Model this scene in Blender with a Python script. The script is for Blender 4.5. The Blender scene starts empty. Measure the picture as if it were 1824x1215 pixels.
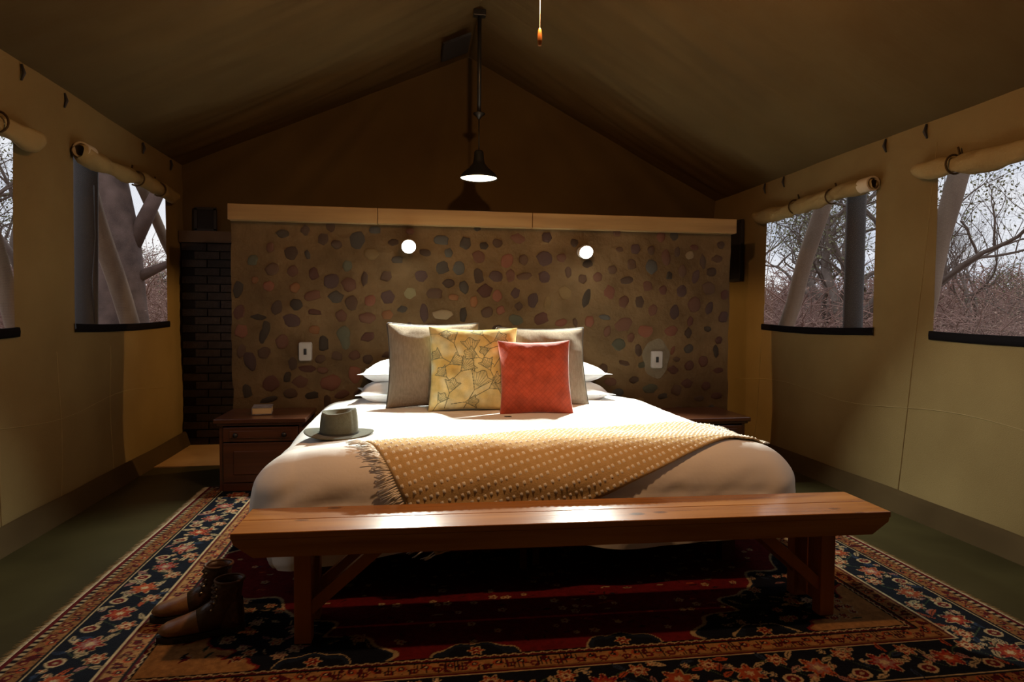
import bpy, bmesh, math, random
import numpy as np
from mathutils import Vector, Matrix, Euler
rnd = random.Random(7)
npr = np.random.RandomState(5)
PI = math.pi
S = bpy.context.scene
COL = S.collection

# ------------------------------------------------------------------ camera
F_PX, HC = 1166.0, 1.25
yaw, pitch, roll = math.radians(8.6), math.radians(2.4), math.radians(0.45)
fwd = Vector((math.sin(yaw)*math.cos(pitch), math.cos(yaw)*math.cos(pitch), -math.sin(pitch)))
rgt = Vector((math.cos(yaw), -math.sin(yaw), 0)); upv = rgt.cross(fwd)
r2 = rgt*math.cos(roll) + upv*math.sin(roll); u2 = -rgt*math.sin(roll) + upv*math.cos(roll)
cam = bpy.data.cameras.new('camera'); cam.sensor_width = 36; cam.lens = 36*F_PX/1824
cam.clip_start = 0.05; cam.clip_end = 400
co = bpy.data.objects.new('camera', cam); COL.objects.link(co)
M = Matrix((r2, u2, -fwd)).transposed().to_4x4(); M.translation = (0, 0, HC); co.matrix_world = M
S.camera = co
# ------------------------------------------------------------------ world, exposure, lights
S.view_settings.view_transform = 'Standard'; S.view_settings.look = 'None'
S.view_settings.gamma = 1; S.view_settings.use_curve_mapping = False
S.view_settings.exposure = 0.0
W = bpy.data.worlds.new('overcast_sky'); S.world = W; W.use_nodes = True
wn = W.node_tree; wn.nodes.clear()
tc = wn.nodes.new('ShaderNodeTexCoord'); mp = wn.nodes.new('ShaderNodeMapping'); mp.inputs['Scale'].default_value = (1, 1, 3.5)
nz = wn.nodes.new('ShaderNodeTexNoise'); nz.inputs['Scale'].default_value = 2.6; nz.inputs['Detail'].default_value = 5
cr = wn.nodes.new('ShaderNodeValToRGB')
cr.color_ramp.elements[0].position = .36; cr.color_ramp.elements[0].color = (.64, .70, .82, 1)
cr.color_ramp.elements[1].position = .62; cr.color_ramp.elements[1].color = (1, .99, .99, 1)
bg = wn.nodes.new('ShaderNodeBackground'); bg.inputs['Strength'].default_value = 1.32
ow = wn.nodes.new('ShaderNodeOutputWorld')
for a, b in ((tc.outputs['Generated'], mp.inputs[0]), (mp.outputs[0], nz.inputs[0]), (nz.outputs[0], cr.inputs[0]), (cr.outputs[0], bg.inputs[0]), (bg.outputs[0], ow.inputs[0])):
    wn.links.new(a, b)

def light(name, kind, loc, energy, color, size=.05, rot=None, **kw):
    l = bpy.data.lights.new(name, kind); l.energy = energy; l.color = color
    if kind in ('POINT', 'SPOT'): l.shadow_soft_size = size
    for k, v in kw.items(): setattr(l, k, v)
    o = bpy.data.objects.new(name, l); COL.objects.link(o); o.location = loc
    if rot is not None: o.rotation_euler = rot
    return o
# the pull-chain bulb overhead (just above the frame)
light('chain_lamp_light', 'POINT', (.50, 2.60, 2.59), 86, (1, .52, .23), .045)
# bathroom lamp behind the stone wall
light('bathroom_light', 'SPOT', (.55, 6.20, 1.90), 95, (1, .56, .19), .04, (0, 0, 0), spot_size=math.radians(172), spot_blend=.15)
# the two reading spots on the stone wall, aimed down the bed
SPOTS = ((-.034, 1.764), (1.355, 1.751))
for sx, sz in SPOTS:
    light('reading_spot_light', 'SPOT', (sx, 4.985, sz-.01), 260, (.93, 1, .90), .035, (math.radians(-50), 0, 0), spot_size=math.radians(110), spot_blend=.5)
light('pendant_light', 'SPOT', (.535, 5.45, 2.44), 14, (1, .80, .52), .06, (0, 0, 0), spot_size=math.radians(110), spot_blend=.5)

# ------------------------------------------------------------------ helpers
def tag(o, label=None, cat=None, group=None, kind=None):
    if label: o['label'] = label
    if cat: o['category'] = cat
    if group: o['group'] = group
    if kind: o['kind'] = kind
    return o
def empty(name, loc=(0, 0, 0), rz=0, parent=None):
    o = bpy.data.objects.new(name, None); COL.objects.link(o); o.location = loc; o.rotation_euler = (0, 0, rz)
    o.empty_display_size = .1
    if parent: o.parent = parent
    return o
def obj(name, me, mat=None, parent=None, loc=None, rot=None):
    o = bpy.data.objects.new(name, me); COL.objects.link(o)
    if mat is not None and len(me.materials) == 0: me.materials.append(mat)
    if parent: o.parent = parent
    if loc is not None: o.location = loc
    if rot is not None: o.rotation_euler = rot
    return o
def mesh(verts, faces, smooth=True, name='m'):
    me = bpy.data.meshes.new(name)
    me.from_pydata([tuple(v) for v in verts], [], [tuple(f) for f in faces]); me.update()
    if smooth: me.shade_smooth()
    return me
class MB:
    def __init__(s): s.v = []; s.f = []
    def add(s, vs, fs):
        b = len(s.v); s.v += [tuple(v) for v in vs]; s.f += [tuple(i+b for i in f) for f in fs]; return s
    def box(s, c, d, mtx=None):
        x, y, z = [k/2 for k in d]
        vs = [Vector((sx*x, sy*y, sz*z)) for sx in (-1, 1) for sy in (-1, 1) for sz in (-1, 1)]
        if mtx is not None: vs = [mtx @ v for v in vs]
        vs = [v+Vector(c) for v in vs]
        return s.add(vs, [(0, 1, 3, 2), (4, 6, 7, 5), (0, 4, 5, 1), (2, 3, 7, 6), (0, 2, 6, 4), (1, 5, 7, 3)])
    def tube(s, pts, rad, n=8, cap=True):
        pts = [Vector(p) for p in pts]
        if not hasattr(rad, '__len__'): rad = [rad]*len(pts)
        vs = []; prev = None
        for i, p in enumerate(pts):
            t = (pts[min(i+1, len(pts)-1)]-pts[max(i-1, 0)]).normalized()
            a = prev if prev is not None else (Vector((0, 0, 1)) if abs(t.z) < .9 else Vector((1, 0, 0)))
            b = t.cross(a)
            if b.length < 1e-5: b = t.cross(Vector((0, 1, 0)))
            b.normalize(); a = b.cross(t).normalized(); prev = a
            for k in range(n):
                th = 2*PI*k/n; vs.append(p+(a*math.cos(th)+b*math.sin(th))*rad[i])
        fs = [(i*n+k, i*n+(k+1) % n, (i+1)*n+(k+1) % n, (i+1)*n+k) for i in range(len(pts)-1) for k in range(n)]
        if cap: fs += [tuple(range(n-1, -1, -1)), tuple((len(pts)-1)*n+k for k in range(n))]
        return s.add(vs, fs)
    def lathe(s, prof, c=(0, 0, 0), n=32):
        vs = []; c = Vector(c)
        for r, z in prof:
            for k in range(n): vs.append(c+Vector((r*math.cos(2*PI*k/n), r*math.sin(2*PI*k/n), z)))
        fs = [(i*n+k, i*n+(k+1) % n, (i+1)*n+(k+1) % n, (i+1)*n+k) for i in range(len(prof)-1) for k in range(n)]
        return s.add(vs, fs)
    def build(s, name, mat, parent=None, smooth=False, bevel=0, loc=None, rot=None):
        me = mesh(s.v, s.f, smooth)
        o = obj(name, me, mat, parent, loc, rot)
        if bevel:
            m = o.modifiers.new('bevel', 'BEVEL'); m.width = bevel; m.segments = 2; m.limit_method = 'ANGLE'; m.angle_limit = .6
        return o
def tri(o, name='smooth'): return o
# vectorised value noise
_T = npr.rand(256, 256)
def vn(x, y):
    x = np.asarray(x, float); y = np.asarray(y, float)
    xi = np.floor(x).astype(int); yi = np.floor(y).astype(int); fx = x-xi; fy = y-yi
    fx = fx*fx*(3-2*fx); fy = fy*fy*(3-2*fy)
    g = lambda a, b: _T[a & 255, b & 255]
    return (g(xi, yi)*(1-fx)+g(xi+1, yi)*fx)*(1-fy)+(g(xi, yi+1)*(1-fx)+g(xi+1, yi+1)*fx)*fy-.5
def fbm(x, y, o=3):
    r = 0; a = 1
    for k in range(o): r = r+a*vn(np.asarray(x)*2**k+17*k, np.asarray(y)*2**k+31*k); a *= .5
    return r
def gridmesh(X, Y, Z, mask=None, smooth=True, colors=None, closed_u=False):
    nu, nv = X.shape
    V = np.stack([X, Y, Z], -1).reshape(-1, 3)
    idx = np.arange(nu*nv).reshape(nu, nv)
    if closed_u: idx = np.vstack([idx, idx[:1]])
    Q = np.stack([idx[:-1, :-1], idx[1:, :-1], idx[1:, 1:], idx[:-1, 1:]], -1)
    if mask is not None: Q = Q[mask]
    Q = Q.reshape(-1, 4)
    me = bpy.data.meshes.new('g'); me.vertices.add(len(V)); me.vertices.foreach_set('co', V.astype(np.float32).ravel())
    me.loops.add(Q.size); me.loops.foreach_set('vertex_index', Q.astype(np.int32).ravel())
    me.polygons.add(len(Q)); me.polygons.foreach_set('loop_start', np.arange(0, Q.size, 4, dtype=np.int32))
    me.update(calc_edges=True)
    if smooth: me.shade_smooth()
    if colors is not None:
        a = me.color_attributes.new('weave', 'FLOAT_COLOR', 'POINT')
        c = np.ones((len(V), 4), np.float32); c[:, :3] = colors.reshape(-1, 3); a.data.foreach_set('color', c.ravel())
    return me
def srgb(h):
    r = [int(h[i:i+2], 16)/255 for i in (0, 2, 4)]
    return np.array([((c+.055)/1.055)**2.4 if c > .04 else c/12.92 for c in r])

# ------------------------------------------------------------------ materials
def material(name, color=(.5, .5, .5), rough=.7, metal=0, spec=.5, var=None, vscale=8, vstretch=(1, 1, 1), detail=4, bump=0, bscale=40, bstretch=(1, 1, 1), coords='Object', emis=None, estr=0, sheen=0, trans=0, attr=None, objcol=False, wave=None, coat=0):
    m = bpy.data.materials.new(name); m.use_nodes = True; nt = m.node_tree; N = nt.nodes; L = nt.links
    b = N['Principled BSDF']
    b.inputs['Base Color'].default_value = (*color, 1); b.inputs['Roughness'].default_value = rough; b.inputs['Metallic'].default_value = metal
    b.inputs['Specular IOR Level'].default_value = spec
    if coat: b.inputs['Coat Weight'].default_value = coat; b.inputs['Coat Roughness'].default_value = .12
    if sheen: b.inputs['Sheen Weight'].default_value = sheen; b.inputs['Sheen Roughness'].default_value = .4
    if emis: b.inputs['Emission Color'].default_value = (*emis, 1); b.inputs['Emission Strength'].default_value = estr
    t = N.new('ShaderNodeTexCoord')
    src = None
    if attr:
        at = N.new('ShaderNodeAttribute'); at.attribute_name = attr; src = at.outputs['Color']
    if objcol:
        oi = N.new('ShaderNodeObjectInfo'); src = oi.outputs['Color']
    if var is not None or src is not None:
        mpn = N.new('ShaderNodeMapping'); mpn.inputs['Scale'].default_value = vstretch; L.new(t.outputs[coords], mpn.inputs[0])
        n = N.new('ShaderNodeTexNoise'); n.inputs['Scale'].default_value = vscale; n.inputs['Detail'].default_value = detail; L.new(mpn.outputs[0], n.inputs[0])
        r = N.new('ShaderNodeValToRGB'); r.color_ramp.elements[0].position = .3; r.color_ramp.elements[1].position = .7; L.new(n.outputs[0], r.inputs[0])
        if src is not None:
            r.color_ramp.elements[0].color = (.72, .72, .72, 1); r.color_ramp.elements[1].color = (1.15, 1.15, 1.15, 1)
            mx = N.new('ShaderNodeMix'); mx.data_type = 'RGBA'; mx.blend_type = 'MULTIPLY'; mx.inputs[0].default_value = 1
            L.new(src, mx.inputs[6]); L.new(r.outputs[0], mx.inputs[7]); L.new(mx.outputs[2], b.inputs['Base Color'])
        else:
            r.color_ramp.elements[0].color = (*color, 1); r.color_ramp.elements[1].color = (*var, 1)
            L.new(r.outputs[0], b.inputs['Base Color'])
    if bump:
        mp2 = N.new('ShaderNodeMapping'); mp2.inputs['Scale'].default_value = bstretch; L.new(t.outputs[coords], mp2.inputs[0])
        n2 = N.new('ShaderNodeTexNoise'); n2.inputs['Scale'].default_value = bscale; n2.inputs['Detail'].default_value = 3; L.new(mp2.outputs[0], n2.inputs[0])
        bp = N.new('ShaderNodeBump'); bp.inputs['Strength'].default_value = bump; bp.inputs['Distance'].default_value = .01; L.new(n2.outputs[0], bp.inputs['Height']); L.new(bp.outputs[0], b.inputs['Normal'])
    return m
def wood(name, a, b2, rough=.35, axis=0, scale=6, coat=0, knots=False):
    st = [14, 14, 14]; st[axis] = .9
    m = material(name, a, rough, var=b2, vscale=scale/3, vstretch=st, detail=6, bump=.08, bscale=scale, bstretch=st, coat=coat)
    if knots:
        nt = m.node_tree; N = nt.nodes; L = nt.links; b = N['Principled BSDF']
        lk = b.inputs['Base Color'].links[0].from_socket
        t = N.new('ShaderNodeTexCoord'); mpn = N.new('ShaderNodeMapping'); s = [9, 9, 9]; s[axis] = 4.5; mpn.inputs['Scale'].default_value = s
        L.new(t.outputs['Object'], mpn.inputs[0]); v = N.new('ShaderNodeTexVoronoi'); v.inputs['Scale'].default_value = .8; L.new(mpn.outputs[0], v.inputs[0])
        r = N.new('ShaderNodeValToRGB'); r.color_ramp.elements[0].position = .07; r.color_ramp.elements[1].position = .15
        r.color_ramp.elements[0].color = (.25, .2, .2, 1); r.color_ramp.elements[1].color = (1, 1, 1, 1); L.new(v.outputs[0], r.inputs[0])
        mx = N.new('ShaderNodeMix'); mx.data_type = 'RGBA'; mx.blend_type = 'MULTIPLY'; mx.inputs[0].default_value = 1
        L.new(lk, mx.inputs[6]); L.new(r.outputs[0], mx.inputs[7]); L.new(mx.outputs[2], b.inputs['Base Color'])
    return m
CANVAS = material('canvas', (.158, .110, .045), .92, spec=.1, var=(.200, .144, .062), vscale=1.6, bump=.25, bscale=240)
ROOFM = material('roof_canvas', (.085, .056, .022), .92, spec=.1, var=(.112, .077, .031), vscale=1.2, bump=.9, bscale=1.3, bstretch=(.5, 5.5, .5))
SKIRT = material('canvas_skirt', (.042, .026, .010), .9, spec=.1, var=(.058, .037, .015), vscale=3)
SEAM = material('seam_thread', (.25, .185, .085), .9, spec=.1)
FLOORM = material('polished_concrete', (.022, .018, .006), .40, spec=.22, var=(.046, .038, .014), vscale=1.6, detail=7, bump=.05, bscale=12)
MORTAR = material('mortar', (.070, .042, .018), .95, spec=.15, var=(.135, .086, .039), vscale=3.2, detail=7, bump=.9, bscale=22)
STONE = material('field_stone', rough=.8, spec=.3, objcol=True, vscale=26, detail=6, bump=.6, bscale=45)
BEAMM = wood('pale_beam', (.19, .105, .033), (.34, .205, .075), .6, 0, 2.5)
BENCHM = wood('varnished_pine', (.26, .090, .021), (.43, .18, .046), .27, 0, 5, .4, True)
BENCHV = wood('varnished_pine_upright', (.23, .072, .018), (.34, .115, .03), .35, 2, 5, .2)
STANDM = wood('dark_stained_wood', (.055, .017, .007), (.10, .032, .012), .34, 0, 5, .3)
LINENW = material('white_cotton', (.86, .83, .80), .85, spec=.2, bump=.12, bscale=26)
LINENP = material('pillow_cotton', (.82, .82, .84), .85, spec=.2, bump=.1, bscale=24)
LINENG = material('natural_linen', (.22, .165, .115), .9, spec=.15, var=(.29, .225, .16), vscale=90, vstretch=(1, 1, .25), bump=.5, bscale=320)
PIPE = material('dark_piping', (.06, .05, .04), .8)
FLORAL = material('floral_print', rough=.9, spec=.15, attr='weave', vscale=14, bump=.3, bscale=260)
CORAL = material('coral_velvet', rough=.75, spec=.25, attr='weave', vscale=12, sheen=.5, bump=.2, bscale=160)
THROWM = material('throw_weave', (.56, .385, .175), .95, spec=.1, var=(.64, .455, .225), vscale=30, bump=.2, bscale=150)
BOBBLE = material('cream_wool', (.93, .89, .80), .95, spec=.1, bump=.15, bscale=300)
FELT = material('olive_felt', (.105, .098, .062), .95, spec=.15, var=(.13, .12, .08), vscale=60, sheen=.25, bump=.2, bscale=300)
FELTD = material('dark_hat_band', (.045, .042, .03), .85)
BLACK = material('black_hem_band', (.006, .005, .006), .9, spec=.05)
BLKMET = material('black_enamel', (.012, .012, .012), .4)
IVORY = material('ivory_plastic', (.62, .57, .50), .35)
STEELP = material('brushed_plate', (.55, .52, .48), .35, metal=.5)
LEATHER = material('brown_boot_leather', (.045, .020, .010), .42, var=(.085, .036, .016), vscale=14, bump=.3, bscale=60)
LEATHT = material('lit_toe_leather', (.27, .14, .055), .4, var=(.15, .065, .025), vscale=10, bump=.2, bscale=60)  # paler than the uppers: light on the toes painted into the leather
SOLE = material('rubber_sole', (.012, .009, .007), .6)
LACE = material('boot_lace', (.10, .05, .025), .8)
EYELET = material('brass_eyelet', (.6, .5, .35), .3, metal=1)
FRINGE = material('cotton_fringe', (.46, .37, .23), .95)
RUG = material('wool_rug', rough=.95, spec=.1, attr='weave', vscale=50, bump=.4, bscale=300)
CARD = material('book_cover', (.05, .04, .045), .35, var=(.42, .37, .36), vscale=22, vstretch=(1, 3, 1))
PAPER = material('page_edges', (.62, .42, .20), .9, bump=.5, bscale=120, bstretch=(.1, .1, 6))
ORW = material('orange_wood', (.55, .20, .04), .4)
CHAINM = material('bead_chain', (.65, .6, .5), .35, metal=.8)
ROLLM = material('pale_blind_canvas', (.22, .16, .07), .9, spec=.1, var=(.27, .20, .09), vscale=4, bump=.3, bscale=90)
TUBE = material('pale_tube', (.50, .42, .30), .5)
POSTD = material('dark_painted_pole', (.018, .016, .017), .7)
LOG = material('peeled_log', (.15, .10, .07), .85, var=(.27, .19, .13), vscale=5, vstretch=(1, 1, .15), detail=6, bump=.4, bscale=18)
BARK = material('grey_bark', (.115, .085, .070), .95, var=(.18, .14, .12), vscale=8, bump=.6, bscale=12)
BARKP = material('pinkish_trunk_bark', (.07, .045, .038), .95, var=(.20, .13, .11), vscale=5, detail=8, bump=.9, bscale=9)
TWIG = material('dry_twigs', (.30, .175, .145), .95)
TWIG2 = material('grey_green_twigs', (.22, .19, .12), .95)
LEAF = material('sparse_leaves', (.14, .15, .06), .8, var=(.22, .22, .11), vscale=3)
GROUND = material('dry_ground', (.26, .17, .12), .95, var=(.35, .25, .19), vscale=1, bump=.5, bscale=6)
BRICKM = material('dark_brick', rough=.85, objcol=True, vscale=20, bump=.4, bscale=50)
DARKW = material('dark_lintel', (.065, .038, .018), .8, var=(.085, .05, .025), vscale=6)
VENTM = material('vent_mesh', (.012, .011, .013), .9)
DARKM = material('dark_mortar', (.02, .013, .008), .95)  # dark mortar between the partition bricks
# insect screen: half open mesh
SCREEN = bpy.data.materials.new('insect_screen'); SCREEN.use_nodes = True
_n = SCREEN.node_tree.nodes; _l = SCREEN.node_tree.links; _b = _n['Principled BSDF']
_b.inputs['Base Color'].default_value = (.10, .085, .085, 1); _b.inputs['Roughness'].default_value = .7
_t = _n.new('ShaderNodeBsdfTransparent'); _m = _n.new('ShaderNodeMixShader'); _tc = _n.new('ShaderNodeTexCoord')
_w = _n.new('ShaderNodeTexWave'); _w.bands_direction = 'Z'; _w.inputs['Scale'].default_value = 38; _w.inputs['Distortion'].default_value = .3
_mr = _n.new('ShaderNodeMapRange'); _mr.inputs[3].default_value = .66; _mr.inputs[4].default_value = .80
_l.new(_tc.outputs['Object'], _w.inputs[0]); _l.new(_w.outputs[1], _mr.inputs[0]); _l.new(_mr.outputs[0], _m.inputs[0])
_l.new(_b.outputs[0], _m.inputs[1]); _l.new(_t.outputs[0], _m.inputs[2]); _l.new(_m.outputs[0], _n['Material Output'].inputs[0])
def emit(name, c, s):
    return material(name, c, .5, emis=c, estr=s)

# ------------------------------------------------------------------ room shell
XL, XR, YN, YF = -2.12, 3.12, -0.9, 6.52
EL, ER, XRDG, ZR = 2.60, 2.44, .535, 3.76
YW = 5.20      # stone wall face
def bowL(y): return 0.0*y
def wall_off(y, z):
    # slack canvas: gentle waves, deeper below the windows
    a = np.clip((1.15-z)/1.1, 0, 1)
    return .012*fbm(y*1.3, z*.8)+a*.030*np.sin(y*3.1+.8*np.sin(z*2))*np.sin(np.clip(z/1.15, 0, 1)*PI)+.004*fbm(y*7, z*1.4+5)
def side_wall(name, x0, eave, wins, sgn):
    ys = set(np.round(np.arange(YN, YF+.01, .06), 4)); ys.add(YF+.05); ys.add(YN-.05); zs = set(np.round(np.arange(0, eave, .06), 4)); zs.add(eave); ys.add(YF)
    eps = .028
    for (a, b, c, d) in wins:
        ys = {y for y in ys if abs(y-a) > eps and abs(y-b) > eps} | {a, b}; zs = {z for z in zs if abs(z-c) > eps and abs(z-d) > eps} | {c, d}
    ys = np.array(sorted(ys)); zs = np.array(sorted(zs))
    Y, Z = np.meshgrid(ys, zs, indexing='ij')
    X = x0+sgn*wall_off(Y, Z)
    cy = (ys[:-1]+ys[1:])/2; cz = (zs[:-1]+zs[1:])/2; CY, CZ = np.meshgrid(cy, cz, indexing='ij')
    mask = np.ones_like(CY, bool)
    for (a, b, c, d) in wins: mask &= ~((CY > a) & (CY < b) & (CZ > c) & (CZ < d))
    o = obj(name, gridmesh(X, Y, Z, mask), CANVAS); tag(o, kind='structure')
    return o
WINL = [(4.53, 6.09, 1.14, 2.25), (2.30, 3.90, 1.13, 2.20)]
WINR = [(4.08, 5.48, 1.15, 2.14), (2.15, 3.547, 1.14, 2.135)]
wl = side_wall('wall_left', XL, EL, WINL, 1)
wr = side_wall('wall_right', XR, ER, WINR, -1)
wr['label'] = 'tan canvas side wall with two screened windows'
# seams sewn on the walls
def seam(parent, x0, sgn, pts):
    b = MB(); b.tube([(x0+sgn*(float(wall_off(y, z))+.0015), y, z) for y, z in pts], .0025, 4); b.build('seam', SEAM, parent)
for y in (4.30, 3.74, 5.0): seam(wl, XL, 1, [(y, z/10) for z in range(1, 11)])
for y, z0, z1 in ((3.80, .1, 2.3), (5.62, .1, 2.2)): seam(wr, XR, -1, [(y-.02*(z), z0+(z1-z0)*z/12) for z in range(13)])
seam(wl, XL, 1, [(YN+.15*k, .62+.03*math.sin(k*.5)) for k in range(1, 47)])
seam(wr, XR, -1, [(YN+.15*k, .66+.03*math.sin(k*.5)) for k in range(1, 47)])
# small toggle tabs under the eaves
for par, x, sg, spots in ((wl, XL, 1, [(3.98, 2.54), (4.425, 2.53), (5.6, 2.53), (6.2, 2.53)]), (wr, XR, -1, [(3.99, 2.385), (3.64, 2.385), (5.2, 2.385), (5.5, 2.385)])):
    for y, z in spots:
        b = MB(); b.tube([(x+sg*.012, y, z+.045), (x+sg*.022, y+.004, z), (x+sg*.016, y-.012, z-.045)], [.006, .010, .005], 6)
        b.build('toggle_tab', POSTD, par, True)
# roof slopes
def roof(name, xe, ze, sg):
    n, m = 90, 260
    s = np.linspace(-.05, 1, n); y = np.linspace(YN-.08, YF+.10, m); Sg, Y = np.meshgrid(s, y, indexing='ij')
    X = xe+(XRDG-xe)*Sg; Z = ze+(ZR-ze)*Sg
    env = np.abs(np.sin(np.clip(Sg, 0, 1)*PI))**.6*np.clip((YF-Y)/.35, 0, 1)*np.clip((Y-YN)/.3, 0, 1)*(Sg > 0)
    env = np.nan_to_num(env)
    Ys = Y + Sg*.55                                         # pleats pull towards the ridge
    w = .040*fbm(Ys*3.4, Sg*1.2+3, 2)+.035*(.15-np.abs(fbm(Ys*5.0, Sg*1.1, 2)))+.008*fbm(Ys*14, Sg*2, 1)
    Z = Z - env*.05 + env*w
    X[0] += -.0*sg
    o = obj(name, gridmesh(X, Y, Z), ROOFM); tag(o, kind='structure'); return o
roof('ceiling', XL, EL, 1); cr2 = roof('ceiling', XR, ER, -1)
# gable ends
def gable(name, y, sg, hole=None):
    n, m = 110, 60
    xs = np.linspace(XL-.04, XR+.04, n); top = np.where(xs < XRDG, EL+(ZR-EL)*(xs-XL)/(XRDG-XL), ER+(ZR-ER)*(XR-xs)/(XR-XRDG))
    t = np.linspace(0, 1, m); X, T = np.meshgrid(xs, t, indexing='ij'); Z = T*top[:, None]
    ang = (X-XRDG)/(np.maximum(4.3-Z, .6))
    Y = y-sg*((.014+.02*fbm(ang*2+4, Z*.3))*np.sin(ang*24+2.5*fbm(ang*3, Z*.5))*np.clip(Z-1.4, 0, 1)*np.clip((4.0-Z), 0, 1)+.01*fbm(X*2, Z))
    mask = None
    if hole:
        CX = (X[:-1, :-1]+X[1:, 1:])/2; CZ = (Z[:-1, :-1]+Z[1:, 1:])/2; mask = ~((CX > hole[0]) & (CX < hole[1]) & (CZ < hole[2]))
    o = obj(name, gridmesh(X, Y, Z, mask), ROOFM); tag(o, kind='structure'); return o
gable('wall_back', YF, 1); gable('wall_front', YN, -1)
# floor
b = MB(); b.box((.5, 2.8, -.05), (5.5, 7.6, .10)); fl = b.build('floor', FLOORM); tag(fl, kind='structure')
b = MB(); b.box((.5, 6.02, .002), (5.2, .98, .012)); tag(b.build('floor_bathroom_lit', material('lit_floor_tan', (.34, .20, .085), .7, var=(.42, .27, .12), vscale=3)), kind='structure')  # added pale panel: the lamp's bright floor patch is put into its colour
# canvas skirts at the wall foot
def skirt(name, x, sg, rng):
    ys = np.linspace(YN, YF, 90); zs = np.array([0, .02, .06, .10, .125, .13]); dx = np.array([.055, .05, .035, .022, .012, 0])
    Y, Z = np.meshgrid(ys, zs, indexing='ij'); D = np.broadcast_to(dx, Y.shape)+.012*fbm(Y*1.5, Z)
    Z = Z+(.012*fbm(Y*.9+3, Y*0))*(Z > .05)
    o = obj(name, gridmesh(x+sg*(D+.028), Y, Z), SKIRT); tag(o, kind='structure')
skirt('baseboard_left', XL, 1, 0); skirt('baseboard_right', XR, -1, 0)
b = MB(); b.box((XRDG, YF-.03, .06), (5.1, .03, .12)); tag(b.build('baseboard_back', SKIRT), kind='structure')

# windows: screen, black hem band, rolled blind with its tube and ties
def window(n, x0, sg, y0, y1, z0, z1, label, rolltop, tubeend=None, ties=(.3,), reach=(0, 0)):
    w = empty('window_%d' % n); tag(w, label, kind='structure')
    ys = np.linspace(y0-.01, y1+.01, 30); zs = np.linspace(z0-.02, z1+.02, 14); Y, Z = np.meshgrid(ys, zs, indexing='ij')
    sc = obj('screen', gridmesh(x0+sg*(wall_off(Y, Z)-.006), Y, Z), SCREEN, w)
    # hem band
    zs = np.array([z0-.030, z0-.028, z0, z0+.022, z0+.024]); th = np.array([.002, .014, .017, .014, .002]); ys = np.linspace(y0-.02, y1+.02, 40)
    Y, Z = np.meshgrid(ys, zs, indexing='ij'); Z = Z+.006*fbm(Y*2+n, Y*0)-.012*np.sin((Y-y0)/(y1-y0)*PI)
    hb = obj('hem_band', gridmesh(x0+sg*(wall_off(Y, Z)+np.broadcast_to(th, Y.shape)), Y, Z), BLACK, w)
    # rolled blind
    m, k = 80, 20; a = y0-.06-reach[0]; bb = y1+.10+reach[1]
    s = np.linspace(0, 1, m); th = np.linspace(0, 2*PI, k, endpoint=False); Sx, T = np.meshgrid(s, th, indexing='ij')
    yy = a+(bb-a)*Sx
    R = .056+.022*fbm(Sx*7+n, T*0)+.016*fbm(Sx*12, T*.9)+.006*np.sin(T*3+Sx*20)
    for t in ties: R = R*(1-.30*np.exp(-((yy-(y0+(y1-y0)*t))/.045)**2))
    R = R*np.clip((.18+1.3*np.sqrt(np.clip(np.minimum(Sx, 1-Sx)*9+.12, 0, 1))), .3, 1)
    sag = -.018*np.sin(Sx*PI*2+n)*1-.02*np.sin(Sx*PI)
    X = x0+sg*(.060+R*np.cos(T)*.85); Z = rolltop+sag+R*np.sin(T)*1.0
    bl = obj('rolled_blind', gridmesh(X, yy, Z).copy(), ROLLM, w)
    me = gridmesh(X.T.copy(), yy.T.copy(), Z.T.copy(), closed_u=True); old = bl.data; bl.data = me; me.materials.append(ROLLM)
    for t in ties:
        yt = y0+(y1-y0)*t; q = MB()
        q.tube([(x0+sg*(.060+.056*math.cos(h)), yt, rolltop-.012+.054*math.sin(h)) for h in np.linspace(-PI*.7, PI*.75, 14)]+[(x0+sg*.03, yt+.01, rolltop+.09)], .006, 6)
        q.build('tie_strap', SKIRT, bl, True)
    if tubeend is not None:
        q = MB(); y_a, y_b = tubeend; rr = .050
        prof = []
        d = 1 if y_b > y_a else -1
        q.tube([(x0+sg*.062, y_a, rolltop), (x0+sg*.062, y_b, rolltop)], rr, 24, cap=False)
        q.tube([(x0+sg*.062, y_b, rolltop), (x0+sg*.062, y_a, rolltop)], rr*.78, 24, cap=False)
        v0 = len(q.v)
        n24 = 24
        ring = []
        for rad in (rr, rr*.78): ring += [(x0+sg*.062+rad*math.cos(2*PI*i/n24), y_a, rolltop+rad*math.sin(2*PI*i/n24)) for i in range(n24)]
        q.add(ring, [(i, (i+1) % n24, n24+(i+1) % n24, n24+i) for i in range(n24)])
        q.build('blind_tube', TUBE, w, True)
    return w
window(1, XL, 1, *WINL[0], 'screened window nearest the stone wall on the left canvas wall, blind tube hole facing us', 2.255, (4.50, 4.62), (.52, .80))
window(2, XL, 1, *WINL[1], 'screened window cut off by the left edge of the photo', 2.20, None, (.15, .85), (0, .05))
window(3, XR, -1, *WINR[0], 'screened window nearest the stone wall on the right canvas wall, with a dark pole outside', 2.145, (4.03, 4.14), (.28, .62))
window(4, XR, -1, *WINR[1], 'screened window at the right edge of the photo, showing sky and a bare tree', 2.135, None, (.87, .15), (0, .02))
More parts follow.
